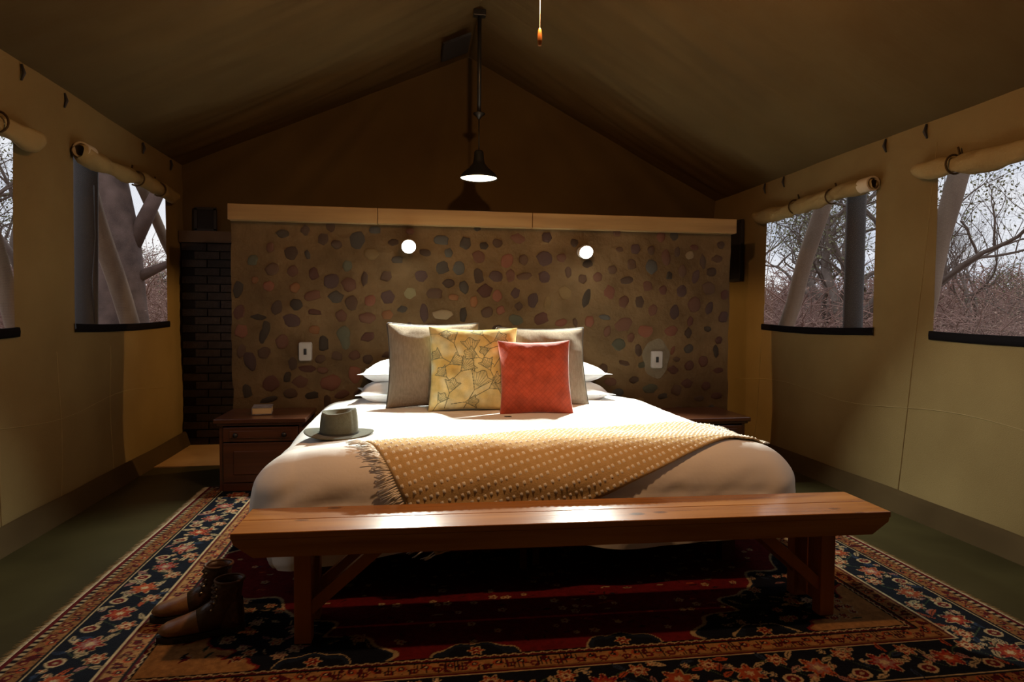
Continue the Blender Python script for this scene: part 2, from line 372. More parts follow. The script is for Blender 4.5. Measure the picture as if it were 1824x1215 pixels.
# vent patches
b = MB()
def onslope(x, y): return (x, y, EL+(ZR-EL)*(x-XL)/(XRDG-XL)-.075)
b.add([onslope(.25, 5.72), onslope(.485, 5.72), onslope(.485, 6.12), onslope(.25, 6.12)], [(0, 1, 2, 3)])
o = b.build('roof_vent', VENTM); tag(o, 'dark square patch under the roof slope left of the lamp pole', 'vent')
sm = o.modifiers.new('s', 'SOLIDIFY'); sm.thickness = .02
def vent(loc, d, label, mesh_axis):
    r = empty('wall_vent', loc); tag(r, label, 'vent')
    q = MB(); w, h = d
    if mesh_axis == 'y': ax = lambda u, v, t: (u, t, v)
    else: ax = lambda u, v, t: (t, u, v)
    for (u, v, du, dv) in ((0, h/2, w+.02, .025), (0, -h/2, w+.02, .025), (-w/2, 0, .025, h), (w/2, 0, .025, h)):
        q.box(ax(u, v, 0), ax(du, dv, .03))
    q.build('frame', POSTD, r)
    q = MB(); q.box(ax(0, 0, .004), ax(w-.01, h-.01, .012)); q.build('mesh_panel', VENTM, r)
vent((-1.905, YF-.045, 2.10), (.17, .20), 'small dark square vent in the canvas above the brick panel', 'y')
vent((XR-.03, 5.98, 1.87), (.22, .56), 'tall dark vent on the right canvas wall beside the stone wall end', 'x')

# ------------------------------------------------------------------ stone wall with embedded stones, beam on top
from mathutils import noise as MN
XA, XB, ZT = -1.352, 2.640, 1.93
ny_, nz_ = 150, 74
xs = np.linspace(XA, XB, ny_); zs = np.linspace(0, ZT, nz_); Xg, Zg = np.meshgrid(xs, zs, indexing='ij')
Yg = YW+.010*fbm(Xg*6, Zg*6, 4)
edge = .012*fbm(Zg*9, Zg*0+2, 3)
Xg2 = Xg.copy(); Xg2[0] += edge[0]; Xg2[-1] += edge[-1]
bmw = MB()
me = gridmesh(Xg2, Yg, Zg)
wallc = obj('wall_headboard', me, MORTAR); tag(wallc, 'rough stone and mortar half wall behind the bed', kind='structure')
wallc['kind'] = 'structure'
b = MB(); b.box(((XA+XB)/2, YW+.165, ZT/2), (XB-XA-.02, .29, ZT)); b.build('wall_core', MORTAR, wallc)
def unp_wall(px, py, y=YW):
    d = fwd+r2*((px-912)/F_PX)-u2*((py-607.5)/F_PX); t = y/d.y; return Vector((0, 0, HC))+d*t
C = dict(br=(.105, .050, .026), db=(.062, .032, .020), dg=(.050, .046, .038), gb=(.068, .075, .070), rb=(.165, .062, .034), dr=(.105, .030, .020), pu=(.075, .036, .036), rd=(.25, .078, .040), og=(.30, .115, .035), tn=(.36, .26, .14), py=(.30, .26, .12), gn=(.095, .105, .065), oc=(.24, .15, .05), dk=(.032, .025, .018))
ST = """544 410 15 18 db;600 436 18 16 db;636 428 27 29 dg;481 441 12 18 rb;450 464 16 20 gn;519 451 24 22 db;548 454 10 18 dg;619 474 16 20 gn;484 479 24 20 br;559 488 16 22 dr;590 500 26 26 pu;649 497 12 24 db;688 492 20 18 br;621 507 24 22 rb;479 510 18 18 rd;454 499 12 12 og;522 482 18 20 rb;525 512 16 18 og;557 527 28 18 rb;598 529 25 21 dg;691 530 26 25 pu;659 535 20 20 rd;626 540 22 24 br;528 543 20 20 dk;494 547 18 26 db;690 561 22 18 og;654 566 28 20 rb;608 563 20 22 rb;560 556 24 10 dr;461 565 26 10 dk;427 555 18 26 dr;519 571 28 20 pu;662 453 24 22 oc;668 410 20 14 gb;424 515 14 30 dk;611 594 24 26 gn;474 585 12 30 dk;708 463 20 14 dg;850 407 13 10 dk;786 428 26 18 gb;829 433 20 22 dg;862 438 17 14 dk;886 433 16 16 br;923 425 28 18 rb;974 423 20 20 pu;799 451 16 18 gb;788 477 23 24 dg;817 477 20 26 gb;852 458 22 20 rb;903 464 22 26 rd;933 463 16 20 br;970 461 28 24 pu;852 492 18 28 db;883 492 23 20 pu;933 492 28 14 br;969 494 22 20 pu;799 505 20 14 db;827 512 16 24 dg;864 518 26 24 dr;886 526 18 22 rd;844 538 15 22 og;918 522 16 20 pu;949 535 20 26 pu;975 540 12 28 oc;774 523 28 20 br;808 530 18 12 og;730 523 24 20 py;755 558 16 32 pu;788 560 34 18 tn;825 561 14 28 dk;867 556 22 20 br;892 553 16 16 rd;919 570 26 20 gn;964 568 26 22 dr;1000 575 22 14 rd;769 583 22 12 dr;806 589 26 12 dr;842 583 16 16 dk;1006 522 24 22 oc;750 492 24 20 pu;1099 415 16 14 rb;1177 421 15 22 rd;1201 421 16 18 dg;1104 444 14 10 br;1132 444 20 20 pu;1160 446 14 16 br;1186 458 18 30 rb;1206 448 12 20 db;1229 454 17 17 tn;1236 441 16 12 dr;1252 466 12 28 db;1160 476 25 26 gb;1125 471 18 20 br;1192 491 12 15 dk;1216 482 16 24 br;1239 492 14 26 pu;1267 484 20 18 db;1064 494 19 18 rb;1091 481 18 18 br;1116 499 26 14 db;1153 510 20 20 rb;1181 517 16 16 dr;1214 518 20 22 pu;1262 514 25 22 br;1045 530 15 38 dk;1086 520 21 27 rd;1290 525 16 20 dr;1111 537 18 24 rb;1139 538 20 26 db;1236 542 26 28 rb;1202 555 18 28 pu;1162 553 20 22 rb;1264 548 14 26 pu;1050 573 19 22 rd;1078 565 22 10 gb;1110 578 33 25 rb;1229 573 13 18 dr;1288 565 18 24 pu;1260 586 16 10 dk;1025 575 8 18 br;1150 590 27 24 rd;1195 590 28 18 rd;1102 614 24 20 gn;1137 624 12 24 db;1198 624 8 18 rd;1226 621 20 16 dg;1226 593 14 20 db;1275 626 10 22 dk;1280 606 14 14 dr;1253 644 18 22 dr;1227 651 20 18 dr;1199 659 22 16 dr;1112 647 24 10 br;1087 680 22 16 rb;1129 677 20 12 db;1279 660 20 10 dr;1224 683 22 18 dr;1158 692 28 18 gn;1257 688 20 16 dr;1180 706 20 12 dg;430 590 22 24 rd;576 612 18 28 dk;614 606 18 34 gn;600 634 20 16 br;445 642 18 36 pu;590 682 34 28 rd;632 667 20 32 rd;483 682 28 28 dr;440 697 16 24 dk;535 680 26 22 rb;512 672 12 20 dk;502 608 22 24 rb;547 657 30 12 dr;478 712 28 10 dk;469 598 14 28 dk;519 700 24 18 br;1275 705 22 14 dr;1245 710 20 12 db;1100 700 22 14 gb;570 640 20 14 br;655 600 24 16 dr;430 625 16 24 br;470 628 20 22 br;560 588 18 16 og;1205 640 14 10 br;1145 650 18 12 gn;632 632 20 18 rb;655 640 18 16 db;575 660 18 12 rb;555 705 24 14 dk;610 702 26 14 rb;640 700 20 14 br"""
stones = []
for ln in ST.split(';'):
    px, py, w, h, c = ln.split(); p = unp_wall(float(px), float(py)); stones.append((p.x, p.z, float(w)/224, float(h)/224, c))
pts = [(s[0], s[1]) for s in stones]
tries = 0
while len(stones) < 262 and tries < 9000:
    tries += 1
    x = rnd.uniform(XA+.04, XB-.04); z = rnd.uniform(.30, ZT-.02)
    if all((x-a)**2+(z-b2)**2 > .108**2 for a, b2 in pts) and not (abs(x+.814) < .09 and abs(z-.947) < .1) and not (abs(x-1.998) < .12 and abs(z-.879) < .13):
        pts.append((x, z)); stones.append((x, z, rnd.uniform(.05, .10), rnd.uniform(.05, .10), rnd.choice(['br', 'db', 'rb', 'br', 'db', 'dg', 'oc'])))
def stone_mesh(seed):
    r = random.Random(seed); n = 11; vs = [(0, -1.0, 0)]; fs = []
    rad = [r.uniform(.80, 1.12) for _ in range(n)]
    for ring, (k, y) in enumerate(((.62, -.86), (.90, -.45), (1.0, .3))):
        for i in range(n):
            a = 2*PI*i/n; vs.append((math.cos(a)*rad[i]*k, y+r.uniform(-.1, .1), math.sin(a)*rad[i]*k))
    for i in range(n): fs.append((0, 1+i, 1+(i+1) % n))
    for q in range(2):
        for i in range(n): fs.append((1+q*n+i, 1+(q+1)*n+i, 1+(q+1)*n+(i+1) % n, 1+q*n+(i+1) % n))
    m = mesh(vs, fs); m.materials.append(STONE); return m
SM = [stone_mesh(k) for k in range(14)]
for (x, z, w, h, c) in stones:
    o = bpy.data.objects.new('stone', SM[rnd.randrange(14)]); COL.objects.link(o); o.parent = wallc
    o.location = (x, YW-.002, z); a = rnd.uniform(-.3, .3); o.rotation_euler = (0, a, 0)
    o.scale = (w*.54, rnd.uniform(.006, .012), h*.54); k = rnd.uniform(.8, 1.15); k *= .8; mm = (.10, .06, .028); o.color = (*[(v*.66+m0*.34)*k for v, m0 in zip(C[c], mm)], 1)
# mortar patches around the right switch
# beam
beam = empty('trim_1', (0, 0, 0)); tag(beam, 'pale timber capping beam along the top of the stone wall', kind='structure')
ba, bb2 = XA-.005, XB+.012
cuts = [ba, -.27, .93, bb2]
for i in range(3):
    b = MB(); b.box(((cuts[i]+cuts[i+1])/2, YW+.13, 1.987), (cuts[i+1]-cuts[i]-.003, .42, .118)); b.build('beam_section', BEAMM, beam, bevel=.004)
# small glint bracket left on the beam
# brick panel at the far left
br = empty('brick_partition', (-1.60, YF-.10, 0)); tag(br, 'dark brick partition in the passage left of the stone wall', 'partition')
q = MB(); q.box((0, .035, .94), (1.0, .05, 1.88)); q.build('mortar_bed', DARKM, br)
bm_ = MB(); bm_.box((0, 0, 0), (.215, .03, .066)); bme = mesh(bm_.v, bm_.f, False); bme.materials.append(BRICKM)
for r_ in range(25):
    for c_ in range(5):
        x = -.5+.11+c_*.225-(.1125 if r_ % 2 else 0)
        if x < -.5+.1 or x > .5-.05: 
            if r_ % 2 == 0 or x > .5: continue
            continue
        o = bpy.data.objects.new('brick', bme); COL.objects.link(o); o.parent = br; o.location = (x, rnd.uniform(-.003, .003), .038+r_*.075)
        k = rnd.uniform(.6, 1.25); o.color = (.042*k, .026*k, .017*k, 1)
q = MB(); q.box((0, .0, 1.93), (1.02, .09, .105)); q.build('lintel', DARKW, br)

# bathroom lamp behind the wall (real fixture)
bl = empty('bathroom_lamp', (.55, YF-.03, 1.74)); tag(bl, 'small shaded lamp on the back canvas behind the stone wall', 'lamp')
q = MB(); q.box((0, -.02, .24), (.10, .04, .10)); q.build('base', IVORY, bl, bevel=.006)
q = MB(); q.tube([(0, -.03, .24), (0, -.20, .27), (0, -.29, .24)], .008, 8); q.build('arm', BLKMET, bl, True)
q = MB(); q.lathe([(0, .27), (.03, .265), (.05, .235), (.12, .20), (.115, .20), (.045, .225), (0, .25)], (0, -.29, 0), 24); q.build('shade', BLKMET, bl, True)
q = MB(); q.lathe([(0.0, .10), (.03, .095), (.042, .06), (.035, .02), (.025, 0)], (0, 0, 0), 16); q.build('bulb', emit('warm_bulb', (1, .7, .35), 6), bl, True, loc=(0, -.29, .215)).scale = (.55, .55, .30)

# ------------------------------------------------------------------ reading lamps, switches, pendant, chain
LED = emit('cold_led', (.92, 1, .95), 60)
for i, (sx, sz) in enumerate(SPOTS):
    r = empty('reading_lamp', (sx, YW-.012, sz)); tag(r, ('left' if i == 0 else 'right')+' of the two bright reading lamps on the stone wall', 'lamp', 'reading lamps on the stone wall')
    q = MB(); q.lathe([(0, 0), (.046, 0), (.046, .016), (.0, .018)], (0, 0, 0), 24); q.build('wall_plate', STEELP, r, True, rot=(PI/2, 0, 0))
    q = MB(); q.tube([(0, -.01, 0), (0, -.07, 0)], .012, 10); q.build('stem', STEELP, r, True)
    tilt = math.radians(-66)
    hd = empty('lamp_head', (0, -.10, 0), 0, r); hd.rotation_euler = (tilt, 0, 0)
    q = MB(); q.lathe([(.0, .05), (.03, .048), (.046, .02), (.055, -.030), (.050, -.030), (.042, .01), (0, .03)], (0, 0, 0), 28); q.build('reflector', STEELP, hd, True)
    q = MB(); q.lathe([(.052, -.028), (.044, -.046), (.024, -.057), (.0, -.060)], (0, 0, 0), 24); q.build('lens', LED, hd, True)
def switch(x, z, label):
    r = empty('light_switch', (x, YW-.026, z)); tag(r, label, 'switch', 'light switches beside the bed')
    q = MB(); w, h, rr = .048, .072, .014; ring = []
    for cx, cz, a0 in ((w-rr, h-rr, 0), (-w+rr, h-rr, PI/2), (-w+rr, -h+rr, PI), (w-rr, -h+rr, 1.5*PI)):
        for k in range(6): a = a0+PI/2*k/5; ring.append((cx+rr*math.cos(a), cz+rr*math.sin(a)))
    n = len(ring)
    q.add([(a, -.004, b3) for a, b3 in ring]+[(a*.93, -.010, b3*.95) for a, b3 in ring]+[(a, .03, b3) for a, b3 in ring], [(i, (i+1) % n, n+(i+1) % n, n+i) for i in range(n)]+[(i, 2*n+i, 2*n+(i+1) % n, (i+1) % n) for i in range(n)]+[tuple(n+i for i in range(n-1, -1, -1))])
    q.build('plate', STEELP, r)
    q = MB(); q.box((0, -.012, 0), (.022, .010, .046)); q.build('rocker', BLKMET, r, bevel=.002)
switch(-.814, .947, 'light switch plate on the stone wall left of the bed')
switch(1.998, .879, 'light switch plate on the stone wall right of the bed')
# grey mortar patch behind the right switch
q = MB(); rr = [(1.998+.115*math.cos(a)*(1+.06*math.sin(3*a)+.05*math.sin(7*a)), YW-.0075, .885+.165*math.sin(a)*(1+.05*math.cos(5*a))) for a in np.linspace(0, 2*PI, 30, endpoint=False)]
q.add(rr+[((x_-1.998)*.85+1.998, YW-.012, (z_-.885)*.85+.885) for x_, y_, z_ in rr], [(i, (i+1) % 30, 30+(i+1) % 30, 30+i) for i in range(30)]+[tuple(range(30, 60))])
q.build('mortar_patch', material('grey_mortar_patch', (.115, .092, .055), .95, var=(.15, .12, .075), vscale=9, bump=.7, bscale=30), wallc, True)
pd = empty('pendant_lamp', (.535, 5.45, 2.36)); tag(pd, 'black bell shaped pendant lamp hanging from a long pole under the ridge', 'lamp')
q = MB(); q.tube([(0, 0, .53), (0, 0, 1.36)], .0165, 12); q.build('pole', BLKMET, pd, True)
q = MB(); q.lathe([(0, .485), (.012, .49), (.02, .505), (.05, .53), (.05, .537), (.017, .55), (.017, .56)], (0, 0, 0), 20); q.build('collar', BLKMET, pd, True)
q = MB(); q.tube([(0, 0, .225), (0, 0, .50)], .005, 8); q.build('cord', BLKMET, pd, True)
q = MB(); q.lathe([(0, .235), (.030, .232), (.038, .22), (.044, .15), (.052, .125), (.085, .085), (.135, .045), (.156, .012), (.160, 0), (.154, .003), (.13, .04), (.08, .08), (.045, .115), (0, .12)], (0, 0, 0), 40); q.build('shade', BLKMET, pd, True)
q = MB(); q.lathe([(.150, .010), (.10, -.002), (.05, -.006), (0, -.007)], (0, 0, 0), 32); q.build('diffuser', emit('warm_white_lamp', (1, .86, .62), 5), pd, True)
q = MB(); q.box((0, 0, 1.345), (.10, .06, .05)); q.build('ceiling_bracket', BLKMET, pd, bevel=.004)
ch = empty('pull_chain', (.495, 2.6, 2.25)); tag(ch, 'beaded fan pull chain ending in an orange wooden knob', 'chain')
q = MB(); q.lathe([(0, 0), (.007, .002), (.0095, .02), (.0085, .045), (.0065, .062), (.003, .070), (0, .071)], (0, 0, .062), 14); q.build('wooden_knob', ORW, ch, True)
q = MB()
for k in range(60): z = .136+k*.0048; q.lathe([(0, -.0021), (.0019, -.001), (.0019, .001), (0, .0021)], (.0, 0, z), 6)
q.build('bead_chain', CHAINM, ch, True)['kind'] = 'stuff'
# the bulb holder that the chain belongs to (just above the frame)
fan = empty('ceiling_lamp', (.50, 2.60, 2.62)); tag(fan, 'bare bulb pull chain lamp hanging under the roof above the bench', 'lamp')
q = MB(); q.tube([(0, 0, .09), (0, 0, .98)], .008, 8); q.build('rod', BLKMET, fan, True)
q = MB(); q.lathe([(0, .10), (.025, .095), (.030, .06), (.030, .035), (0, .035)], (0, 0, 0), 20); q.build('bulb_holder', IVORY, fan, True)

# ------------------------------------------------------------------ rug (woven knot by knot)
RX0, RX1, RY0, RY1 = -1.42, 2.44, 1.835, 4.85
RW, RH = RX1-RX0, RY1-RY0
nu, nv = 740, 565
U, V = np.meshgrid(np.linspace(0, RW, nu), np.linspace(0, RH, nv), indexing='ij')
img = np.zeros((nu, nv, 3))
cN = srgb('10131f'); cR = srgb('6c1519'); cR2 = srgb('9c2d24'); cT = srgb('b08250'); cT2 = srgb('96673a'); cC = srgb('d2b98c'); cD = srgb('1b1214'); cB = srgb('27344a'); cG = srgb('3d4a34'); cO = srgb('b0512e'); cP = srgb('a8766c')
eu = np.minimum(U, RW-U); ev = np.minimum(V, RH-V); D = np.minimum(eu, ev)
along = np.where(eu < ev, V, U); side = np.where(eu < ev, np.where(U < RW/2, 0, 1), np.where(V < RH/2, 2, 3))
L0 = np.where(eu < ev, RH, RW)
def paint(mask, c): img[mask] = c
jx = .004*fbm(U*12, V*12)
Dj = D+jx*.6
paint(D >= 0, cR*.8)
paint(D > .022, cC*.8); paint((D > .022) & (D < .042) & ((np.floor(along/.017).astype(int) % 2) == 0), cD)
paint(D > .042, cT2)
paint((D > .120), cD); paint(D > .123, cC); paint(D > .129, cN)
paint(D > .355, cC); paint(D > .361, cR*.7); paint(D > .372, cT); paint(D > .455, cR*.7)
zig = .468+.008*np.abs(((along/.035) % 1)*2-1)
paint(D > zig-.004, cC*.9); paint(D > zig+.003, cD)
FIELD = D > .482
# guard-stripe glyphs: strokes from thresholded noise locked to a repeating cell
def guard(d0, d1, period, base, seed):
    m = (D > d0) & (D < d1); a = along % period; w = (D-d0)/(d1-d0)
    vine = np.abs(w-.5-.28*np.sin(along/period*2*PI))*(d1-d0)
    paint(m & (vine < .0035), cD*1.5)
    r = np.hypot(a-period*.25, (w-.62)*(d1-d0)); paint(m & (r < .019), cO); paint(m & (r < .011), cD*1.4); paint(m & (r < .005), cC)
    r = np.hypot(a-period*.75, (w-.38)*(d1-d0)); paint(m & (r < .017), cR); paint(m & (r < .008), cT)
    st = np.abs(((a/period*6) % 1)-.5) < .16; hw = vn(along/.021+seed, np.round(w*3)+seed)
    paint(m & st & (hw > .12) & (w > .1) & (w < .9), cD*1.3)
    hw2 = vn(along/.013+3*seed, w*4+seed); paint(m & (hw2 > .27) & (w > .08) & (w < .92), cR*.6)
    paint(m & (w < .10), cT2*.7); paint(m & (w > .92), cD)
guard(.042, .120, .095, cT2, 3.3); guard(.372, .455, .085, cT, 9.1)
# stamps
XU = np.linspace(0, RW, nu); XV = np.linspace(0, RH, nv)
def stamp(cu, cv, R, fn):
    i0, i1 = np.searchsorted(XU, [cu-R, cu+R]); j0, j1 = np.searchsorted(XV, [cv-R, cv+R])
    if i1-i0 < 2 or j1-j0 < 2: return
    du = U[i0:i1, j0:j1]-cu; dv = V[i0:i1, j0:j1]-cv; sub = img[i0:i1, j0:j1]
    fn(sub, du, dv)
def flower(c1, c2, c3, R, k=8, ph=0):
    def f(s, du, dv):
        r = np.hypot(du, dv); th = np.arctan2(dv, du)+ph; e = R*(.78+.22*np.cos(k*th))
        s[r < e+.005] = cC*.8; s[r < e] = c1; s[(r < e*.62)] = c2; s[r < e*.30] = c3
        s[(r < e*.95) & (r > e*.66) & (np.abs(np.sin(k*th/2)) < .18)] = cD
    return f
def ringm(R, c):
    def f(s, du, dv):
        r = np.hypot(du, dv*1.1); s[r < R] = cC*.9; s[r < R*.70] = c; s[r < R*.25] = cC*.7
    return f
def leaf(L, wd, a, c):
    def f(s, du, dv):
        x = du*math.cos(a)+dv*math.sin(a); y = -du*math.sin(a)+dv*math.cos(a)+x*x*4
        w = wd*(1-(x/L)**2); m = (np.abs(x) < L) & (np.abs(y) < w); s[m] = c; s[m & (np.abs(y) < w*.18)] = cD
    return f
rg = random.Random(11)
def inner_pt(side_, a, d):
    return {0: (d, a), 1: (RW-d, a), 2: (a, d), 3: (a, RH-d)}[side_]
# main border vine and flowers
for sd, Ls in ((0, RH), (1, RH), (2, RW), (3, RW)):
    msk = (side == sd) & (D > .131) & (D < .353)
    vine = np.abs((D-.242)-.06*np.sin(along/.26*2*PI)); paint(msk & (vine < .0035), cG*1.3)
    n = int(round((Ls-.50)/.128)); p = (Ls-.50)/n
    for k in range(n+1):
        a = .25+k*p
        if k % 2 == 0:
            stamp(*inner_pt(sd, a, .235), .09, flower(rg.choice([cR2, cO, cR2]), rg.choice([cP, cO]), cC, .060+rg.uniform(-.006, .006), rg.choice([6, 8]), rg.random()))
        else:
            stamp(*inner_pt(sd, a, .180), .05, ringm(.034, cR)); stamp(*inner_pt(sd, a+.01, .305), .06, flower(cO, cC, cR, .038, 6))
        if k < n:
            for _ in range(4):
                d_ = rg.choice([.155, .335, .19, .285, .24]); stamp(*inner_pt(sd, a+p*rg.uniform(.30, .75), d_), .05, leaf(rg.uniform(.024, .042), rg.uniform(.009, .014), rg.uniform(0, PI), rg.choice([cC*.8, cC*.7, cP, cB*1.3, cO])))
            for _ in range(2):
                stamp(*inner_pt(sd, a+p*rg.uniform(.2, .8), rg.uniform(.145, .34)), .02, flower(rg.choice([cO, cB*1.4, cR2]), cC, cC, .012, 5))
# field
x = U-RW/2; y = V-RH/2; a0, b0 = RW/2-.482, RH/2-.482
qx = 1-np.abs(x)/a0; qy = 1-np.abs(y)/b0; w = qx*1.35+qy*1.0; th = np.arctan2(qy, qx)
lob = .045*np.abs(np.sin(th*7))+.012*np.sin(th*23)
paint(FIELD, cR)
nav = FIELD & (w < .78+lob*2.2); edge1 = FIELD & (w < .80+lob*2.2)
paint(edge1, cC*.7); paint(nav, cB*.55); paint(FIELD & (w < .765+lob*2.2), cN)
paint(FIELD & (w < .36+lob*1.3), cR2*.7); paint(FIELD & (w < .345+lob*1.3), cT)
for sx_, wd in ((-.28, .15), (.28, .15), (-.86, .13), (.86, .13), (0, .0)):
    if wd:
        e = ((x-sx_)/wd)**2+(np.minimum(V-.482, RH-.482-V)/.085)**2+.15*np.sin(x*60)
        paint(FIELD & (e < 1.12), cC*.7); paint(FIELD & (e < 1.0), cB*.55); paint(FIELD & (e < .62), cN)
        for vv in (.515, RH-.515): stamp(RW/2+sx_, vv, .05, flower(cO, cR, cC, .028, 6))
el = (x/.62)**2+((y-.25)/.36)**2+.10*np.cos(np.arctan2(y, x)*16)
paint(el < 1.0, cC*.6); paint(el < .96, cN); paint(el < .45, cR); paint(el < .12, cT)
for _ in range(1500):
    u_ = rg.uniform(.56, RW-.56); v_ = rg.uniform(.56, RH-.56)
    i = int(u_/RW*(nu-1)); j = int(v_/RH*(nv-1)); c = img[i, j]
    if np.allclose(c, cN): stamp(u_, v_, .05, rg.choice([flower(rg.choice([cO, cR2, cP*.7]), cC*.7, cR, rg.uniform(.014, .03), 6), leaf(rg.uniform(.02, .035), .008, rg.uniform(0, PI), rg.choice([cC*.6, cG*1.3, cP*.7, cB])), leaf(.03, .003, rg.uniform(0, PI), cC*.6)]))
    elif np.allclose(c, cR): 
        if rg.random() < .5: stamp(u_, v_, .04, rg.choice([flower(cC*.8, cO, cN, rg.uniform(.008, .017), 5), leaf(rg.uniform(.015, .03), .006, rg.uniform(-.3, .3), rg.choice([cN, cC*.7, cO, cB])), leaf(.02, .003, rg.uniform(0, PI), cD)]))
    elif np.allclose(c, cT): stamp(u_, v_, .04, rg.choice([flower(cR, cO, cD, rg.uniform(.012, .022), 6), leaf(.028, .007, rg.uniform(0, PI), rg.choice([cN, cG, cR]))]))
img = img*(1+.22*fbm(U*18, V*18, 2)[..., None])*(1+.10*(npr.rand(nu, nv)[..., None]-.5))
img = np.clip(img*.60, 0, 1)
wob = .010*fbm(V*1.6, V*0+4)*(np.abs(U/RW-.5)*2)**6*np.sign(U-RW/2)
rug_root = empty('persian_rug', (0, 0, 0)); tag(rug_root, 'large red and navy patterned oriental rug under the bed and bench', 'rug')
Zr = .011+.0012*vn(U*90, V*90)
Zr[0, :] = .001; Zr[-1, :] = .001; Zr[:, 0] = .001; Zr[:, -1] = .001
obj('rug_pile', gridmesh(RX0+U+wob, RY0+V, Zr, colors=img), RUG, rug_root)
for sd in (0, 1):
    q = MB(); s = -1 if sd == 0 else 1; xb = RX0 if sd == 0 else RX1
    for k in range(900):
        yy = RY0+RH*k/900+rg.uniform(-.001, .001); wv = float(.010*fbm((yy-RY0)*1.6, 4.0))*s
        l = rg.uniform(.028, .048); x1 = xb+wv+s*l; dy = rg.uniform(-.010, .010)
        q.add([(xb+wv-s*.004, yy-.0016, .009), (xb+wv-s*.004, yy+.0016, .009), (xb+wv+s*l*.5, yy+dy*.4, .008), (x1, yy+dy, .004)], [(0, 1, 2), (0, 2, 3)])
    q.build('fringe', FRINGE, rug_root)['kind'] = 'stuff'

# ------------------------------------------------------------------ bed
BX0, BX1, BYF, BZ = -.72, 1.89, 2.86, .61
bed = empty('bed', (.60, 4.0, 0)); tag(bed, 'king size bed under a plain white duvet', 'bed')
def bedchild(q, name, mat, **kw):
    o = q.build(name, mat, bed, **kw); o.location = (-.60, -4.0, 0); return o
q = MB(); q.box((.60, 4.08, .205), (2.05, 2.10, .16)); bedchild(q, 'bed_base', STANDM, bevel=.01)
q = MB(); q.box((.60, 4.08, .42), (2.10, 2.16, .25)); bedchild(q, 'mattress', LINENW, bevel=.05)
for lx, ly in ((-.37, 3.10), (1.58, 3.10), (.53, 3.10), (.60, 3.14), (-.37, 5.05), (1.58, 5.05)):
    wdt = .07 if abs(lx-.56) > .2 else .035
    q = MB(); q.box((lx, ly, .0703), (wdt, wdt, .118)); bedchild(q, 'leg', STANDM)
# duvet: rings from the plateau outward and down; perimeter parameter p
cx, cy = (BX0+BX1)/2, (BYF+5.17)/2; hx, hy = (BX1-BX0)/2, (5.17-BYF)/2
NP, NR = 520, 60
def perim(hx_, hy_, r, t):
    # rounded rectangle, t in [0,1) -> point and outward normal; starts mid-right going counterclockwise
    r = max(r, .01); sx_, sy_ = hx_-r, hy_-r
    segs = [(sy_, 'R'), (PI/2*r, 'c1'), (2*sx_, 'T'), (PI/2*r, 'c2'), (2*sy_, 'L'), (PI/2*r, 'c3'), (2*sx_, 'B'), (PI/2*r, 'c4'), (sy_, 'R2')]
    tot = sum(s for s, _ in segs); d = t*tot
    for ln, nm in segs:
        if d <= ln or nm == 'R2': break
        d -= ln
    a = d/r
    if nm == 'R': return (hx_, d, 1, 0)
    if nm == 'c1': return (sx_+r*math.cos(a), sy_+r*math.sin(a), math.cos(a), math.sin(a))
    if nm == 'T': return (sx_-d, hy_, 0, 1)
    if nm == 'c2': a += PI/2; return (-sx_+r*math.cos(a), sy_+r*math.sin(a), math.cos(a), math.sin(a))
    if nm == 'L': return (-hx_, sy_-d, -1, 0)
    if nm == 'c3': a += PI; return (-sx_+r*math.cos(a), -sy_+r*math.sin(a), math.cos(a), math.sin(a))
    if nm == 'B': return (-sx_+d, -hy_, 0, -1)
    if nm == 'c4': a += 1.5*PI; return (sx_+r*math.cos(a), -sy_+r*math.sin(a), math.cos(a), math.sin(a))
    return (hx_, -sy_+d, 1, 0)
def ztop(x, y):
    # crown of the duvet: droops to the sides, a slight slope near the foot
    x = np.asarray(x, float); y = np.asarray(y, float)
    sd = np.clip((np.abs(x-cx)-(hx-.42))/.42, 0, 1.2)
    side_drop = .085*sd**2
    return BZ-side_drop+.006*fbm(x*2.2, y*2.2)+.022*(lambda q: q*q*(3-2*q))(np.clip((3.42-y)/.40, 0, 1))
RE = .20
Pts = np.zeros((NP, NR, 3))
out = [perim(hx, hy, .21, k/NP) for k in range(NP)]
tt = np.arange(NP)/NP
